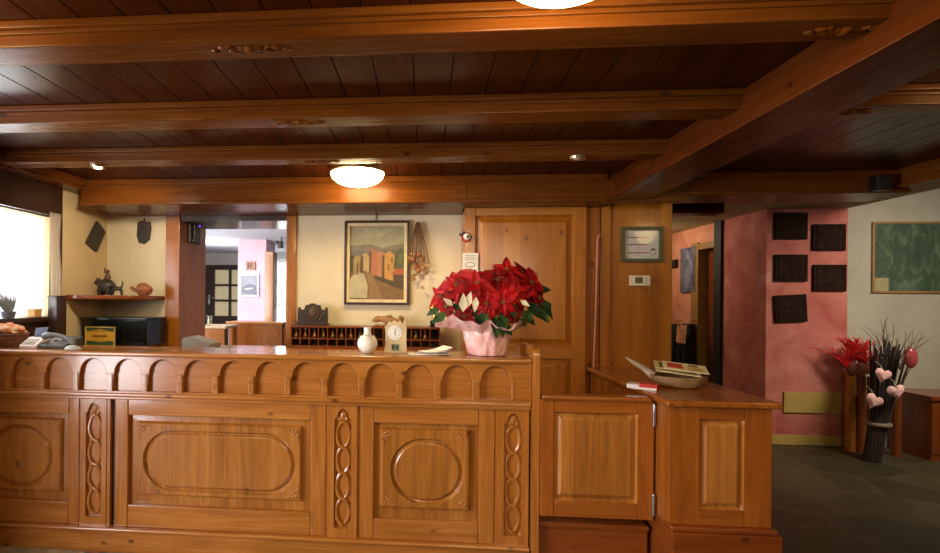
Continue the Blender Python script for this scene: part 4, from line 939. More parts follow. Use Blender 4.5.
mb = MB(); mb.lathe((q.x + .015, 3.9, zs + .13), [(.026, 0), (.02, .025), (.012, .045), (.0, .05)], 14); mb.ball((q.x + .015, 3.9, zs + .188), .015); mb.tube([(q.x + .015, 3.9, zs + .165), (q.x - .012, 3.9, zs + .185), (q.x - .004, 3.9, zs + .215)], .006, 6); part('rider', mb, plain('umber_clay', rgb(86, 56, 36), .5), FG)
q = onY(120, 296, 3.9); CT = thing('cat_figurine', 'small dark standing cat figurine with raised tail on corner shelf', 'figurine', (q.x, 3.86, zs)); mb = MB()
mb.tube([(q.x - .03, 3.86, zs + .05), (q.x - .01, 3.86, zs + .055), (q.x + .03, 3.86, zs + .05)], [.013, .018, .015], 12); mb.ball((q.x - .042, 3.86, zs + .074), .016)
for dx in (-.03, .032):
    for dy in (-.01, .01): mb.tube([(q.x + dx, 3.86 + dy, zs + .048), (q.x + dx * 1.25, 3.86 + dy, zs + .001)], [.008, .005], 6)
for sg in (-1, 1): mb.tube([(q.x - .042, 3.86 + sg * .009, zs + .084), (q.x - .042, 3.86 + sg * .012, zs + .10)], [.006, .001], 6)
part('body', mb, bronze, CT); part('tail', MB().tube([(q.x + .032, 3.86, zs + .055), (q.x + .045, 3.86, zs + .085), (q.x + .042, 3.86, zs + .115)], [.007, .006, .003], 8), bronze, CT)
q = onY(144, 296, 3.95); BW = thing('clay_pot', 'brown clay lidded pot with side spout, right on the corner shelf', 'pot', (q.x, 3.95, zs))
part('body', MB().lathe((q.x, 3.95, zs), [(0, .001), (.035, .001), (.058, .025), (.064, .05), (.055, .072), (.04, .08), (.03, .078)], 32), clay, BW)
part('spout', MB().tube([(q.x - .05, 3.95, zs + .04), (q.x - .085, 3.95, zs + .048), (q.x - .108, 3.95, zs + .066)], [.02, .016, .014], 12), clay, BW)
part('lid', MB().lathe((q.x - .01, 3.95, zs + .078), [(.042, 0), (.036, .012), (.02, .022), (.0, .026)], 24), clay, BW)
# two dark wall plaques
def plaque_poly(mb, c, pts, axis, d): mb.prism(pts, c - d, c + d, axis, .004)
q = onX(95.5, 237, XL); mb = MB(); pts = []
for (u, v) in ((97, 221), (105, 232), (96, 252), (86, 243)): p = onX(u, v, XL + .015); pts.append((p.y, p.z))
mb.prism(pts, XL + .001, XL + .026, 'x', .004); mb.ball((XL + .026, q.y + .0, q.z), .035, .3, .9, 1.1, 12)
solo('wall_plaque', 'dark tilted square relief plaque on the left wall above shelf', 'plaque', mb, bronze, (XL + .01, q.y, q.z))
q = onY(143.5, 232, YB - .02); mb = MB(); pts = []
for (u, v) in ((138, 223), (141, 221), (150, 222), (151, 228), (149, 240), (144, 244), (139, 243), (137, 236)): p = onY(u, v, YB - .015); pts.append((p.x, p.z))
mb.prism(pts, YB - .026, YB - .001, 'y', .005); mb.ball((q.x, YB - .026, q.z + .02), .03, .9, .3, .8, 12); mb.tube([(q.x, YB - .012, q.z + .08), (q.x + .004, YB - .012, q.z + .115)], .004, 6)
solo('wall_plaque', 'dark shield shaped relief plaque on the back wall above shelf', 'plaque', mb, bronze, (q.x, YB - .02, q.z))
# wall telephone on the hatch reveal
q = onX(192, 232, -2.015); PHW = thing('intercom', 'dark wall intercom with a small violet light on the hatch side', 'intercom', (-2.02, q.y, q.z - .1))
ya, yb_ = onX(187.5, 232, -2.015).y, onX(197.5, 232, -2.015).y
part('body', MB().box(-2.019, ya, q.z - .10, -1.985, yb_, q.z + .10, .008), plain('brown_black_plastic', rgb(50, 36, 28), .4), PHW)
part('receiver', MB().tube([(-1.975, ya + .04, q.z - .085), (-1.965, ya + .04, q.z), (-1.975, ya + .04, q.z + .085)], [.02, .013, .02], 12), plain('brown_black_plastic', rgb(50, 36, 28), .4), PHW)
part('light', MB().ball((-1.983, yb_ - .03, q.z + .065), .010, n=10), emit('violet_led', rgb(110, 60, 230), 3.0), PHW)
# beige machine corner behind ledge at hatch
q0, q1 = onY(185, 346, 3.3), onY(213, 339, 3.3); MO = thing('fax_machine', 'grey beige wedge shaped office machine behind the ledge near the hatch', 'machine', ((q0.x + q1.x) / 2, 3.32, 1.001))
zt_ = q1.z; part('body', MB().prism([(q0.x, 1.001), (q1.x, 1.001), (q1.x, zt_ - .03), (q1.x - .06, zt_ - .012), (q0.x + .03, zt_ + .015), (q0.x, zt_ - .0)], 3.25, 3.44, 'y', .006), plain('beige_plastic', rgb(128, 118, 100), .5), MO)
part('tray', MB().box(q0.x + .02, 3.235, 1.04, q1.x - .02, 3.26, 1.06, .003), plain('grey_plastic', rgb(110, 112, 108), .4), MO)

# notice on the door frame and a round ornament
q0, q1 = onY(462.5, 253, YD), onY(478, 277, YD)
NT = thing('door_notice', 'small white paper notice stuck on the pine door frame', 'notice', ((q0.x + q1.x) / 2, YD, q1.z))
part('sheet', MB().box(q0.x, YD - .003, q1.z, q1.x, YD - .0005, q0.z), paper, NT, smooth=False)
mb = MB(); w_ = q1.x - q0.x
for k in range(3): mb.box(q0.x + w_ * .15, YD - .0038, q0.z - .022 - .014 * k, q0.x + w_ * (.85 - .1 * (k == 1)), YD - .003, q0.z - .018 - .014 * k)
mb.tube([(q0.x + w_ * .5 + .032 * math.cos(a), YD - .0033, q0.z - .085 + .018 * math.sin(a)) for a in [2 * PI * i / 24 for i in range(24)]], .003, 6, .3, closed=True); part('print', mb, plain('grey_print', rgb(130, 120, 112), .6), NT)
q = onY(466.5, 237, YD - .02); OR = thing('round_ornament', 'small round red and white ornament hanging on the door frame', 'ornament', (q.x, YD - .01, q.z))
M_ = Tr(q.x, YD - .001, q.z) @ Matrix.Rotation(PI / 2, 4, 'X')
part('rim', MB().lathe((0, 0, 0), [(0, 0), (.036, 0), (.038, .008), (.034, .016), (.0, .014)], 28, M_), plain('red_felt', rgb(168, 40, 26), .7), OR)
part('face', MB().ball((q.x + .004, YD - .018, q.z + .002), .026, 1, .5, 1, 16), plain('white_felt', rgb(222, 214, 204), .7), OR)
mb = MB(); mb.ball((q.x + .006, YD - .031, q.z + .002), .009, n=10); part('button', mb, black, OR)
mb = MB(); mb.box(q.x - .050, YD - .02, q.z + .008, q.x - .026, YD + .01, q.z + .028, .003); mb.ball((q.x - .018, YD - .012, q.z + .03), .012); part('clip', mb, black, OR)
# notice frame and thermostat on the pillar
yp = YPI - .001
q0, q1 = onY(620.5, 227, yp), onY(662, 262.5, yp); FR = thing('notice_frame', 'green grey framed notice of three printed lines on the wood pillar', 'notice', ((q0.x + q1.x) / 2, yp, q1.z))
part('frame', frame_mesh(q0.x, q1.z, q1.x, q0.z, .026, yp - .022, yp, .004), plain('grey_green_frame', rgb(74, 74, 46), .4), FR)
flat_picture('notice_sheet', FR, q0.x + .02, q1.z + .02, q1.x - .02, q0.z - .02, yp - .004, [(rgb(200, 196, 190), rect(0, 0, 1, 1))])
mb = MB(); W_ = q1.x - q0.x; H_ = q0.z - q1.z; rnd = random.Random(11)
for fz, xs in ((.70, .62), (.50, .62), (.27, .68)):
    x = .16
    while x < xs:
        w = rnd.uniform(.03, .09); mb.box(q0.x + W_ * x, yp - .0062, q1.z + H_ * (fz - .018), q0.x + W_ * min(xs + .03, x + w), yp - .0048, q1.z + H_ * (fz + .018)); x += w + .018
part('print', mb, plain('wine_print', rgb(150, 66, 84), .6), FR)
mb = MB(); ex, ez = q0.x + W_ * .78, q1.z + H_ * .28
mb.tube([(ex + .018 * math.cos(a), yp - .006, ez + .018 * math.sin(a)) for a in [2 * PI * i / 20 for i in range(20)]], .002, 5, .4, closed=True); mb.prism([(ex - .022, ez + .016), (ex + .022, ez + .016), (ex, ez + .034)], yp - .0065, yp - .005); part('emblem', mb, plain('olive_print', rgb(110, 110, 70), .6), FR)
part('glazing', MB().box(q0.x + .02, yp - .012, q1.z + .02, q1.x - .02, yp - .0105, q0.z - .02), glass_pane('frame_glass', gl=.005), FR, smooth=False)
q0, q1 = onY(629, 275.5, yp), onY(649, 286, yp); TS = thing('thermostat', 'white wall thermostat with small display on the wood pillar', 'thermostat', ((q0.x + q1.x) / 2, yp, q1.z))
part('body', MB().box(q0.x, yp - .025, q1.z, q1.x, yp, q0.z, .005), plain('ivory_plastic', rgb(224, 214, 192), .4, var=.03), TS); w_ = q1.x - q0.x; h_ = q0.z - q1.z
part('display', MB().box(q0.x + w_ * .24, yp - .027, q1.z + h_ * .25, q0.x + w_ * .62, yp - .024, q1.z + h_ * .82, .001), plain('lcd_green', rgb(92, 92, 48), .3), TS)
mb = MB()
for k in range(3): mb.box(q0.x + w_ * .72, yp - .027, q1.z + h_ * (.2 + .22 * k), q0.x + w_ * .9, yp - .024, q1.z + h_ * (.32 + .22 * k), .001)
part('buttons', mb, lgrey, TS)
# pale stick leaning by the pillar
pa, pb_ = onY(593.5, 361, 3.83), onY(597.5, 240, 3.83)
mb = MB(); mb.tube([(pa.x, 3.83, ZW + .0006), ((pa.x + pb_.x) / 2 + .004, 3.83, (pa.z + pb_.z) / 2), pb_], .007, 8)
SK = thing('walking_stick', 'thin pale red walking stick standing upright between door and pillar', 'stick', (pa.x, 3.83, ZW)); part('shaft', mb, plain('pale_red_wood', rgb(188, 120, 92), .4), SK)
part('handle', MB().tube([pb_, pb_ + Vector((.002, -.01, .02)), pb_ + Vector((.004, -.03, .028))], .009, 8), plain('pale_red_wood', rgb(188, 120, 92), .4), SK)

# ---------------- dish of leaflets on the side counter
q = onZ(681, 387, ZW + .005); dc = Vector((q.x, q.y + .03, ZW + .0006))
DS = thing('serving_dish', 'long oval brown dish with a flat raised handle on side counter', 'dish', tuple(dc), rotz=-.28)
wd = plain('brown_stoneware', rgb(132, 102, 70), .4, var=.1); mb = MB()
mb.lathe((0, 0, 0), [(0, .0), (.088, .0), (.112, .012), (.136, .045), (.142, .062), (.134, .062), (.105, .02), (0, .012)], 48, Matrix.Diagonal((1.0, .74, 1, 1))); part('bowl', mb, wd, DS, local=True)
mb = MB(); mb.tube([(-.120, .02, .052), (-.165, .045, .085), (-.215, .07, .115), (-.255, .09, .14)], [.026, .017, .011, .006], 12, .45); part('handle', mb, plain('grey_brown_stoneware', rgb(150, 130, 112), .35), DS, local=True)
def leaflet(label, off, rz, cols):
    mb = MB(); w, d = .215, .135; mats = []
    z = off[2]
    mb.mi = 0; mb.box(-w / 2, -d / 2, 0, w / 2, d / 2, .003); mats.append(plain('leaflet_' + str(cols[0]), cols[0], .35))
    for k, (c, r) in enumerate(zip(cols[1:], ((-.4, -.3, -.05, .3), (.05, -.35, .4, .05), (.1, .12, .3, .38)))):
        mb.mi = k + 1; mats.append(plain('leaflet_' + str(c), c, .35)); mb.face([(w * r[0], d * r[1], .0035), (w * r[2], d * r[1], .0035), (w * r[2], d * r[3], .0035), (w * r[0], d * r[3], .0035)])
    o = mesh_obj('leaflet', mb, mats, loc=tuple(dc + Vector(off)), local=True, smooth=False); o.rotation_euler = (.20, .10, rz); o['label'] = label; o['category'] = 'leaflet'; o['group'] = 'leaflets in the dish'
leaflet('beige leaflet lowest in the dish on the side counter', (-.01, .0, .092), -.30, [rgb(206, 184, 140), rgb(150, 120, 70), rgb(110, 60, 40), rgb(190, 150, 90)])
leaflet('green and brown leaflet sticking out of the dish at its far side', (.0, .03, .105), -.30, [rgb(196, 174, 128), rgb(80, 92, 40), rgb(130, 80, 40), rgb(180, 140, 80)])
leaflet('pale leaflet with red picture lying topmost in the dish', (.03, -.005, .108), -.30, [rgb(220, 200, 160), rgb(176, 60, 44), rgb(196, 160, 90), rgb(96, 80, 50)])
q = onZ(647, 388, ZW); mb = MB(); mats = [plain('red_packet', rgb(176, 26, 26), .35), plain('white_packet', rgb(216, 206, 208), .4)]
mb.box(-.015, -.04, .0, .075, .045, .030, .006); mb.mi = 1; mb.box(-.075, -.04, .0, -.015, .045, .024, .004); mb.box(-.05, -.046, .0, .07, -.04, .012, .001)
o = mesh_obj('packet', mb, mats, loc=(q.x - .03, q.y - .02, ZW + .0006), local=True); o.rotation_euler = (0, 0, -.5); o['label'] = 'flat red and white packet lying beside the dish'; o['category'] = 'packet'

# ---------------- things in the back room
q0, q1 = onY(228, 345, 6.2), onY(279, 322, 6.2)
BR = thing('bar_front', 'brown wooden bar with pale edge standing in the back room', 'bar', ((q0.x + q1.x) / 2, 6.3, 0))
part('front', MB().box(q0.x, 6.2, 0, q1.x + .04, 6.24, q1.z - .03, .004), wood('pine2', 'z'), BR); part('top', MB().box(q0.x - .02, 6.17, q1.z - .03, q1.x + .06, 6.6, q1.z, .006), wood('pine', 'x'), BR)
part('side', MB().box(q1.x + .03, 6.24, 0, q1.x + .07, 6.58, q1.z - .03), wood('pine2', 'z'), BR); part('side', MB().box(q0.x - .01, 6.24, 0, q0.x + .03, 6.58, q1.z - .03), wood('dark', 'z'), BR)
q2 = onY(281, 300, 6.35); q3 = onY(289, 300, 6.35); q4 = onY(283, 297, 6.35)
mb = MB(); mb.box(q2.x, 6.66, 0, q3.x + .1, 6.85, q4.z, .01); CB = thing('tall_cupboard', 'dark narrow cupboard at the right edge of the hatch view', 'cupboard', (q2.x + .1, 6.75, 0)); part('body', mb, wood('dark', 'z'), CB); part('top', MB().box(q2.x - .01, 6.645, q4.z, q3.x + .11, 6.86, q4.z + .02, .004), wood('pine', 'x'), CB)
q0, q1 = onY(196, 330, 5.6), onY(226, 326, 5.6)
SC = thing('side_table', 'pale topped side table standing left of the bar in back room', 'table', ((q0.x + q1.x) / 2, 5.75, 0))
part('top', MB().box(q0.x - .1, 5.6, q1.z - .03, q1.x, 6.0, q1.z, .006), plain('pale_top', rgb(186, 160, 130), .3), SC); part('panel', MB().box(q0.x - .08, 5.63, 0, q1.x - .03, 5.66, q1.z - .03), wood('pine2', 'x'), SC)
for sx in (q0.x - .07, q1.x - .05): part('leg', MB().box(sx, 5.93, 0, sx + .04, 5.97, q1.z - .03), wood('pine2', 'z'), SC)
q = onY(209.5, 322, 5.7); zz = q1.z; GL = thing('drinking_glass', 'small glass of yellow green drink on the side table', 'glass', (q.x, 5.7, zz))
part('glass', MB().lathe((q.x, 5.7, zz), [(.028, .001), (.032, .11), (.029, .11), (.026, .01), (0, .008)], 24), glass_pane('tumbler_glass', (.9, .95, .9, 1), .2), GL); part('drink', MB().lathe((q.x, 5.7, zz), [(0, .012), (.025, .012), (.028, .08), (0, .08)], 24), plain('yellow_drink', rgb(200, 180, 70), .2), GL)
q = onY(203.5, 322, 5.66); mb = MB(); mb.lathe((q.x, 5.66, zz), [(.0, .001), (.03, .001), (.032, .12), (.012, .16), (.012, .2), (0, .2)], 20); solo('bottle', 'dark bottle beside the drinking glass on the side table', 'bottle', mb, plain('dark_bottle', rgb(26, 30, 22), .1), (q.x, 5.66, zz))
yq = 7.298
q0, q1 = onY(240.5, 274, yq), onY(259, 297, yq); PF = thing('wall_picture', 'silver framed grey picture on the pale pink column in back room', 'picture', ((q0.x + q1.x) / 2, yq, q1.z))
part('frame', frame_mesh(q0.x, q1.z, q1.x, q0.z, .02, yq - .02, yq, .003), plain('silver_frame', rgb(190, 190, 196), .35, .6), PF)
flat_picture('print', PF, q0.x + .018, q1.z + .018, q1.x - .018, q0.z - .018, yq - .005, [(rgb(150, 150, 160), rect(0, 0, 1, 1)), (rgb(110, 112, 124), [(.05, .1), (.95, .05), (.9, .5), (.5, .6), (.1, .45)]), (rgb(196, 196, 204), [(.2, .28), (.75, .34), (.7, .4), (.2, .35)])])
q0, q1 = onY(246.5, 261.5, yq), onY(255.5, 270, yq); PF = thing('wall_picture', 'small brown square picture above the silver framed picture', 'picture', ((q0.x + q1.x) / 2, yq, q1.z))
part('frame', frame_mesh(q0.x, q1.z, q1.x, q0.z, .025, yq - .02, yq, .003), wood('pine2', 'x', 0, False), PF); flat_picture('print', PF, q0.x + .02, q1.z + .02, q1.x - .02, q0.z - .02, yq - .005, [(rgb(150, 96, 66), rect(0, 0, 1, 1)), (rgb(96, 60, 40), [(.3, .2), (.7, .2), (.5, .8)])])
q = onY(281, 245, 7.0); mb = MB(); mb.box(q.x - .05, 6.98, q.z - .05, q.x + .02, 7.05, q.z + .05, .01); mb.tube([(q.x, 7.02, q.z + .04), (q.x, 7.02, ZB2)], .008, 6); mb.lathe((q.x - .06, 7.0, q.z - .0), [(.02, 0), (.035, .05), (.02, .06)], 14)
solo('wall_spotlight', 'small dark ceiling spotlight near the far window of the back room', 'spotlight', mb, wood('dark', 'z'), (q.x, 7.02, q.z))

# ---------------- corridor and pink column
def wall_tile(u, v, w, h, label, rot=0.0):  # square relief tiles fixed flat on the column, not pictures
    q = onY(u, v, YP - .012); t = thing('relief_tile', label, 'plaque', (q.x, YP - .012, q.z), group='dark square relief tiles on the pink column')
    hw, hh = w / 2, h / 2; M = Tr(q.x, 0, q.z) @ Matrix.Rotation(rot, 4, 'Y')
    mb = MB(); mb.box(-hw, YP - .03, -hh, hw, YP - .001, hh, .006, M=M); dkp = plain('dark_bronze_tile', rgb(40, 23, 13), .85, var=.25, scale=20); dkp.node_tree.nodes['Principled BSDF'].inputs['Specular IOR Level'].default_value = .12; part('slab', mb, dkp, t)
    mb = MB(); rnd = random.Random(int(u * 3))
    mb.tube([M @ Vector((hw * .82 * a, YP - .03, hh * .82 * b)) for a, b in ((-1, -1), (1, -1), (1, 1), (-1, 1))], .006, 6, closed=True)
    for k in range(7): mb.ball(M @ Vector((rnd.uniform(-.6, .6) * hw, YP - .03, rnd.uniform(-.65, .6) * hh)), rnd.uniform(.015, .03), 1, .35, rnd.uniform(.8, 2), 10)
    part('relief', mb, dkp, t)
wall_tile(790.5, 226, .315, .275, 'dark relief tile, topmost of the left column of tiles'); wall_tile(790.5, 268, .315, .275, 'dark relief tile, middle of the left column of tiles'); wall_tile(790, 308.5, .31, .28, 'dark tilted relief tile, lowest of the left column of tiles', -.06)
wall_tile(828.5, 237.5, .315, .27, 'dark relief tile, upper of the right column of tiles'); wall_tile(829, 278, .315, .27, 'dark relief tile, lower of the right column of tiles')
q0, q1 = onY(783, 391.5, YP), onY(840.5, 413.5, YP); VP = thing('wall_panel', 'ochre yellow flat cover panel low on the pink column', 'panel', ((q0.x + q1.x) / 2, YP, q1.z))
part('plate', MB().box(q0.x, YP - .02, q1.z, q1.x, YP - .001, q0.z, .004), OCHRE, VP); mb = MB()
for sx in (q0.x + .02, q1.x - .02): mb.ball((sx, YP - .02, (q0.z + q1.z) / 2), .006, n=8)
part('screws', mb, brass, VP)
q0, q1 = onX(681.5, 249, XR - .01), onX(696, 292, XR - .01)
CP = thing('corridor_picture', 'blue grey unframed picture on the corridor wall', 'picture', (XR, (q0.y + q1.y) / 2, q1.z))
part('panel', MB().box(XR - .025, q1.y, q1.z, XR - .001, q0.y, q0.z, .004), plain('blue_grey_print', rgb(86, 88, 104), .5, var=.3, scale=8), CP)
pts = []
for k in range(16): t = k / 16 * 2 * PI; pts.append((q1.y + .5 * (q0.y - q1.y) * (1 + .7 * math.cos(t) * (1 + .3 * math.sin(3 * t))), q1.z + .5 * (q0.z - q1.z) * (1 + .75 * math.sin(t) * (1 + .25 * math.cos(4 * t)))))
mb = MB(); mb.prism(pts, XR - .027, XR - .0245, 'x'); part('figure', mb, plain('light_blue_print', rgb(112, 114, 134), .5, var=.3, scale=9), CP)
q = onX(675, 264, XR); mb = MB(); mb.box(XR - .02, q.y - .10, q.z - .06, XR - .001, q.y + .05, q.z + .06, .006); SW = thing('wall_switch', 'small dark switch plate on the corridor wall near the pillar', 'switch', (XR - .01, q.y, q.z)); part('plate', mb, black, SW); part('rocker', MB().box(XR - .026, q.y - .06, q.z - .03, XR - .02, q.y + .01, q.z + .03, .003), plain('charcoal', rgb(40, 40, 40), .4), SW)
def coat(u0, u1, label, seed):
    qa = onX((u0 + u1) / 2, 324, XR - .06); w = abs(onX(u0, 324, XR - .06).y - onX(u1, 324, XR - .06).y); t = thing('coat', label, 'coat', (XR - .06, qa.y, .55))
    zt = qa.z; mb = MB(); vs = []; fs = []; n, m_ = 28, 10
    for k in range(m_):
        f = k / (m_ - 1); z = zt - (zt - .62) * f; ww = w * (.30 + .14 * min(1, f * 3) + .03 * f)
        for i in range(n):
            a = 2 * PI * i / n; r = 1 + .10 * math.sin(5 * a + seed + f * 2) * f; vs.append((XR - .10 + .07 * r * math.cos(a), qa.y + ww * r * math.sin(a), z + .015 * math.sin(3 * a + seed) * (f > .9)))
    for k in range(m_ - 1):
        for i in range(n): fs.append((k * n + i, k * n + (i + 1) % n, (k + 1) * n + (i + 1) % n, (k + 1) * n + i))
    fs.append(tuple(range(n))); mb.add(vs, fs); part('body', mb, plain('black_cloth', rgb(22, 16, 15), .8), t)
    mb = MB()
    for sg in (-1, 1): mb.tube([(XR - .11, qa.y + sg * w * .26, zt - .08), (XR - .17, qa.y + sg * w * .32, zt - .35), (XR - .17, qa.y + sg * w * .30, zt - .6)], [.05, .05, .04], 10)
    part('sleeves', mb, plain('black_cloth', rgb(22, 16, 15), .8), t); part('hanger_loop', MB().tube([(XR - .002, qa.y, zt + .05), (XR - .08, qa.y, zt + .04), (XR - .1, qa.y, zt)], .006, 6), brass, t)
    return t
coat(672, 683, 'black coat hanging nearest the pillar on the corridor wall', 1.0); coat(686.5, 697, 'black coat hanging beside the ochre door frame in the corridor', 2.4)
q = onX(684.5, 334, XR - .2); mb = MB()
for k in range(4): mb.face([(XR - .24 - .01 * k, q.y - .10 + .03 * k, q.z - .12), (XR - .24 - .01 * k, q.y - .02 + .03 * k, q.z - .10), (XR - .22 - .01 * k, q.y + .03 * k, q.z + .1), (XR - .22 - .01 * k, q.y - .10 + .05 * k, q.z + .12)])
solo('scarf', 'pale orange scarf tucked over the black coats in the corridor', 'scarf', mb, plain('pale_orange_cloth', rgb(214, 150, 110), .8, var=.2), (XR - .2, q.y, q.z))
# green relief map
ym = YP + .018; q0, q1 = onY(871.5, 222, ym), onY(944, 293.5, ym)
MP = thing('framed_map', 'large framed green map hanging on the white right wall', 'map', ((q0.x + q1.x) / 2, ym, q1.z))
part('frame', frame_mesh(q0.x, q1.z, q1.x, q0.z, .022, ym - .02, ym, .003), plain('brass_brown_frame', rgb(142, 104, 56), .4), MP)
mt, nt, b, out = new_mat('green_map'); v = coords(nt, (1, 1, .45)); n1 = noise(nt, v, 9, 6, .65, 1.4); nt.links.new(ramp(nt, n1.outputs[0], [(.3, rgb(44, 58, 42)), (.5, rgb(64, 80, 58)), (.7, rgb(104, 116, 90))]), b.inputs['Base Color']); b.inputs['Roughness'].default_value = .45
part('sheet', MB().box(q0.x + .02, ym - .006, q1.z + .02, q1.x - .02, ym - .002, q0.z - .02), mt, MP, smooth=False)
ql = onY(888, 278, ym); part('legend', MB().box(q0.x + .022, ym - .008, q1.z + .022, ql.x, ym - .006, ql.z), plain('map_legend', rgb(150, 140, 96), .5), MP, smooth=False)
# floor decoration: logs, red grass, dark bundle with hearts
def log(u0, u1, vt, y, label, mat, lean=0.0):
    a, b_ = onY(u0, vt, y), onY(u1, vt, y); r = (b_.x - a.x) / 2; cx_ = (a.x + b_.x) / 2; t = thing('upright_log', label, 'log', (cx_, y, 0), group='upright logs by the pink column')
    mb = MB(); n = 24; pr = [(r * 1.03, .001)] + [(r * (1 + .03 * math.sin(k * 1.7)), a.z * k / 8) for k in range(1, 8)] + [(r, a.z - .004), (r * .93, a.z)]
    mb.lathe((cx_, y, 0), pr, n, mod=lambda an, z: 1 + .03 * math.sin(5 * an + z * 3)); part('bark', mb, mat, t)
    part('cut_face', MB().lathe((cx_, y, a.z), [(0, .0005), (r * .9, .0005), (r * .88, .003), (0, .003)], n), plain('cut_wood', rgb(170, 120, 70), .7), t)
brk = wood('red', 'z'); brk2 = wood('gold', 'z')
log(846, 855, 374, 5.50, 'tall upright log nearest the pink column', brk2); log(857.2, 865.2, 375, 5.47, 'tall upright log in the middle of the row by the column', brk); log(867.6, 875.2, 377, 5.44, 'tall upright log behind the dark twig bundle', brk2); log(893, 901, 392, 5.36, 'short upright log at right of the dark twig bundle', brk)
# red feathery grass in the logs
def spray(mb, base, n, L, spread, rnd, r0=.004, bend=.4):
    for k in range(n):
        d = Vector((rnd.uniform(-1, 1) * spread, rnd.uniform(-1, 1) * spread * .6, 1)).normalized(); l = L * rnd.uniform(.6, 1.1); side = Vector((rnd.uniform(-1, 1), rnd.uniform(-.5, .5), -.3)) * bend * l
        mb.tube([base, base + d * l * .5, base + d * l * .85 + side * .5, base + d * l + side], [r0, r0 * .8, r0 * .6, r0 * .3], 5)
rnd = random.Random(3); b0 = onY(858, 372, 5.40); RG = thing('red_plumes', 'bright red feathery plumes standing on top of the upright logs', 'dried plumes', tuple(b0))
for k, (u, v, n, sp, ln) in enumerate(((846, 362, 30, .9, .26), (853, 360, 44, .35, .30), (860, 360, 44, .4, .30), (868, 362, 30, .8, .24))):
    mb = MB(); spray(mb, onY(u, v + 5, 5.47), n, ln, sp, rnd, .008, .4); part('plume', mb, plain('red_plume', rgb(196, 24, 22), .6, var=.25), RG)
mb = MB()
for (u, v) in ((852, 368), (861, 370), (868, 366)): p = onY(u, v, 5.47); mb.ball(p, .048, 1, .8, 1.7, 12)
part('seed_heads', mb, plain('rust_seed', rgb(120, 54, 34), .7, var=.3), RG)
b0 = onY(872, 463, 5.16); b0.z = 0; TB = thing('twig_bundle', 'dark wrapped twig bundle tied with band and hung with hearts', 'bundle', tuple(b0)); mb = MB()
tp, md = onY(889, 350, 5.16), onY(879.5, 420, 5.16)
for k in range(46):
    a = 2 * PI * k / 46 * 5; rr = .02 + .05 * ((k * 29) % 46) / 46; o1 = Vector((rr * math.cos(a), rr * .8 * math.sin(a), 0)); f = random.uniform(1.0, 1.9)
    mb.tube([b0 + o1 * 1.0 + Vector((0, 0, .003)), md + o1, tp + o1 * f * 1.3 + Vector((random.uniform(-.04, .04), 0, random.uniform(-.12, .1)))], [.014, .012, .007], 6)
part('twigs', mb, plain('dark_twig', rgb(46, 30, 22), .8, var=.2), TB)
mb = MB(); bb = onY(879, 423, 5.16); mb.lathe((bb.x, 5.16, bb.z - .02), [(.088, 0), (.091, .008), (.091, .018), (.088, .026)], 28, mod=lambda a, z: 1); part('band', mb, plain('pale_ribbon', rgb(150, 130, 110), .6), TB)
mb = MB(); rnd = random.Random(8)
for (u, v, n, sp) in ((884, 360, 12, .35), (893, 372, 18, .7), (900, 370, 16, .8)): spray(mb, onY(u, v, 5.24), n, .42, sp, rnd, .0035, .25)
part('dry_grass', mb, plain('dry_grass_brown', rgb(104, 74, 50), .8, var=.2), TB)
def heart(u, v, s, label, rot, col):
    p = onY(u, v, 4.98); pts = []
    for k in range(28):
        t = 2 * PI * k / 28; pts.append((s * 16 * math.sin(t) ** 3 / 17, s * (13 * math.cos(t) - 5 * math.cos(2 * t) - 2 * math.cos(3 * t) - math.cos(4 * t)) / 17))
    cr_, sr_ = math.cos(rot), math.sin(rot); mb = MB(); bm = bmesh.new()
    for sg, yy in ((-1, -.03), (1, .03)):
        c0 = bm.verts.new((0, yy, 0)); ring = [bm.verts.new((x * .6, yy * .8, z * .6)) for x, z in pts]; rim = [bm.verts.new((x, 0.0005 * sg, z)) for x, z in pts]
        for i in range(28): j = (i + 1) % 28; bm.faces.new((c0, ring[i], ring[j])); bm.faces.new((ring[i], rim[i], rim[j], ring[j]))
    mb.frombm(bm, Tr(p.x, p.y, p.z) @ Matrix.Rotation(rot, 4, 'Y'))
    t = thing('heart_ornament', label, 'heart', tuple(p), group='padded hearts on the twig bundle'); part('cushion', mb, plain('heart_' + col[0], col[1], .6, var=.15), t)
    part('loop', MB().tube([p + Vector((0, 0, s * .5)), p + Vector((0.01, .04, s * 1.1)), p + Vector((0, .08, s * 1.5))], .004, 5), plain('pale_ribbon', rgb(150, 130, 110), .6), t)
PKH = ('pink', rgb(226, 172, 164)); RDH = ('rose', rgb(176, 70, 76))
heart(883, 375, .075, 'pink padded heart, highest on the twig bundle', .3, PKH); heart(896, 391.5, .08, 'pink checked padded heart at right on the twig bundle', -.2, PKH); heart(874, 401, .08, 'pale pink padded heart, lowest on the twig bundle', .5, PKH)
q = onY(911, 358, 4.98); mb = MB(); mb.ball(q, .065, .8, .5, 1.4, 18); BL = thing('glitter_egg', 'rose coloured oval ornament at the right of the dry grass', 'ornament', tuple(q)); part('body', mb, plain('rose_gloss', rgb(150, 60, 62), .25), BL); part('stem', MB().tube([q + Vector((0, 0, -.08)), q + Vector((-.03, .03, -.2)), q + Vector((-.07, .04, -.42)), q + Vector((-.08, .05, -.72))], .004, 6), brass, BL)

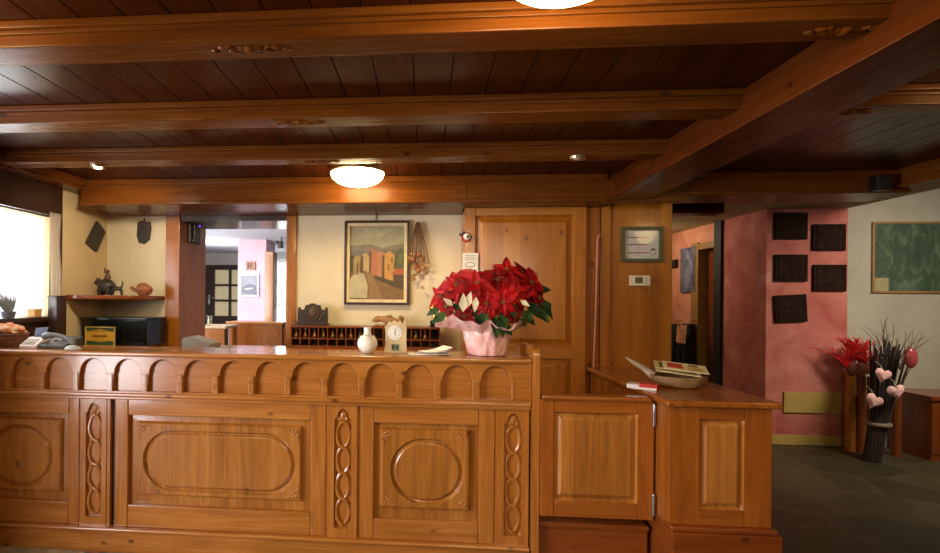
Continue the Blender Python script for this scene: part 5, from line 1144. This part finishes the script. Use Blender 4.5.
# ---------------- lamps
def dome(cx_, cy, label, r=.172, top=ZC, h=.13, strength=30.0):
    t = thing('ceiling_lamp', label, 'ceiling lamp', (cx_, cy, top - .15))
    zb = top - .046
    part('mount', MB().lathe((cx_, cy, zb), [(.045, -.01), (.05, .0), (.045, .03), (.05, .044), (.0, .045)], 24), plain('lamp_brass', rgb(206, 170, 96), .3, .8), t)
    prof = [(.0, -h)] + [(r * math.sin(a) ** .85, -h * math.cos(a) ** 1.0) for a in [PI / 2 * i / 10 for i in range(1, 11)]]
    part('bowl', MB().lathe((cx_, cy, zb), prof, 40), emit('lit_alabaster', rgb(255, 226, 170), strength), t)
    part('cap', MB().lathe((cx_, cy, zb), [(r * 1.01, -.004), (r * 1.02, .006), (r * .97, .010), (.05, .016), (0, .016)], 40), plain('lamp_brass', rgb(206, 170, 96), .3, .8), t)
    part('finial', MB().lathe((cx_, cy, zb - h - .006), [(.0, 0), (.010, .002), (.007, .006), (.012, .010)], 14), plain('lamp_brass', rgb(206, 170, 96), .3, .8), t)
q = onY(358, 172, 3.36); dome(q.x, 3.33, 'glowing alabaster bowl ceiling lamp above the middle of the counter', h=.082, strength=60)
dome(.325, 1.235, 'glowing bowl ceiling lamp at the top edge of the picture', h=.092, strength=105)
def spot(u, v, z, label, lit):
    q = onZ(u, v, z); t = thing('recessed_spot', label, 'spotlight', (q.x, q.y, z)); part('ring', MB().lathe((q.x, q.y, z - .012), [(.03, .003), (.042, .0), (.046, .012), (.03, .012)], 24), plain('spot_chrome', rgb(190, 170, 140), .25, .9), t)
    part('bulb', MB().ball((q.x, q.y, z - .004), .026, 1, 1, .5, 14), emit('lit_bulb', rgb(255, 230, 180), 60.0) if lit else plain('frosted_glass', rgb(170, 150, 130), .3), t); return q
spot(98, 166, 2.235, 'lit recessed ceiling spot near the left window', True); spot(578, 157, 2.235, 'unlit recessed ceiling spot under the third beam', False)
q = onY(880, 183.5, 3.58); SP = thing('loudspeaker', 'small black box loudspeaker fixed on the beam at right', 'loudspeaker', (q.x, 3.58, q.z)); part('body', MB().box(q.x - .048, 3.545, q.z - .048, q.x + .048, 3.599, q.z + .048, .006), black, SP); part('grille', MB().box(q.x - .04, 3.541, q.z - .04, q.x + .04, 3.547, q.z + .04, .002), plain('charcoal', rgb(40, 40, 40), .4), SP)
# lights
def area(name, loc, target, sx, sy, power, col, spread=180):
    l = bpy.data.lights.new(name, 'AREA'); l.shape = 'RECTANGLE'; l.size = sx; l.size_y = sy; l.energy = power; l.color = col; l.spread = math.radians(spread)
    o = bpy.data.objects.new(name, l); COL.objects.link(o); o.location = loc; o.rotation_euler = (Vector(target) - Vector(loc)).to_track_quat('-Z', 'Y').to_euler(); return o
def point(name, loc, power, col, r=.1):
    l = bpy.data.lights.new(name, 'POINT'); l.energy = power; l.color = col; l.shadow_soft_size = r; o = bpy.data.objects.new(name, l); COL.objects.link(o); o.location = loc; return o
area('daylight_window', (-3.9, 3.5, 1.75), (-1, 3.3, 1.5), 5.6, 2.4, 430, (.92, .96, 1.0))
area('front_left_fill', (-3.7, .6, 1.15), (-1.2, 2.8, .75), 1.8, 1.6, 74, (.97, .96, 1), 110)  # unseen fill added at front left for side light and sheen on the counter
area('daylight_back_room', (-2.3, 10.1, 1.7), (-2.3, 7, 1.4), 2.6, 2.0, 150, (.95, .97, 1))
area('back_room_lamp', (-2.9, 6.3, 2.28), (-2.9, 6.6, 0), 1.2, 1.2, 34, (.95, .93, 1.0))
area('back_room_ceiling_fill', (-3.2, 7.6, 1.9), (-3.2, 7.6, 3), .5, .5, 15, (.93, .93, 1.0))  # added fill with no fitting, brightens the back room ceiling
point('lamp_left_bay', (-1.60, 1.15, 2.2), 18, (1, .66, .28))
sl = bpy.data.lights.new('spot_lamp', 'SPOT'); sl.energy = 38; sl.color = (1, .84, .6); sl.spot_size = 2.2; sl.spot_blend = .8; sl.shadow_soft_size = .04
so = bpy.data.objects.new('spot_lamp', sl); COL.objects.link(so); so.location = (-1.95, 2.95, 2.19); so.rotation_euler = (Vector((-2.45, 4.1, 1.2)) - Vector((-1.95, 2.95, 2.19))).to_track_quat('-Z', 'Y').to_euler()
point('lamp_right_bay', (2.45, 1.7, 2.2), 13, (1, .66, .25))
point('corridor_lamp', (2.6, 7.2, 2.3), 26, (1, .80, .58))
area('right_room_lamp', (4.6, 3.8, 2.66), (4.2, 5.4, 1.2), .8, .8, 40, (1, .92, .8), 120)
area('counter_fill', (.9, -.3, 2.05), (.9, 2.9, .55), 1.4, 1.0, 14, (1, .78, .50), 95)  # unseen fill added behind the camera to light the counter fronts
w = bpy.data.worlds.new('world'); sc.world = w; w.use_nodes = True; w.node_tree.nodes['Background'].inputs[0].default_value = (1, .86, .7, 1); w.node_tree.nodes['Background'].inputs[1].default_value = .04
sc.view_settings.view_transform = 'Standard'; sc.view_settings.look = 'None'; sc.view_settings.exposure = 0.0
sc.cycles.use_denoising = True; sc.cycles.max_bounces = 8; sc.cycles.sample_clamp_indirect = 6.0
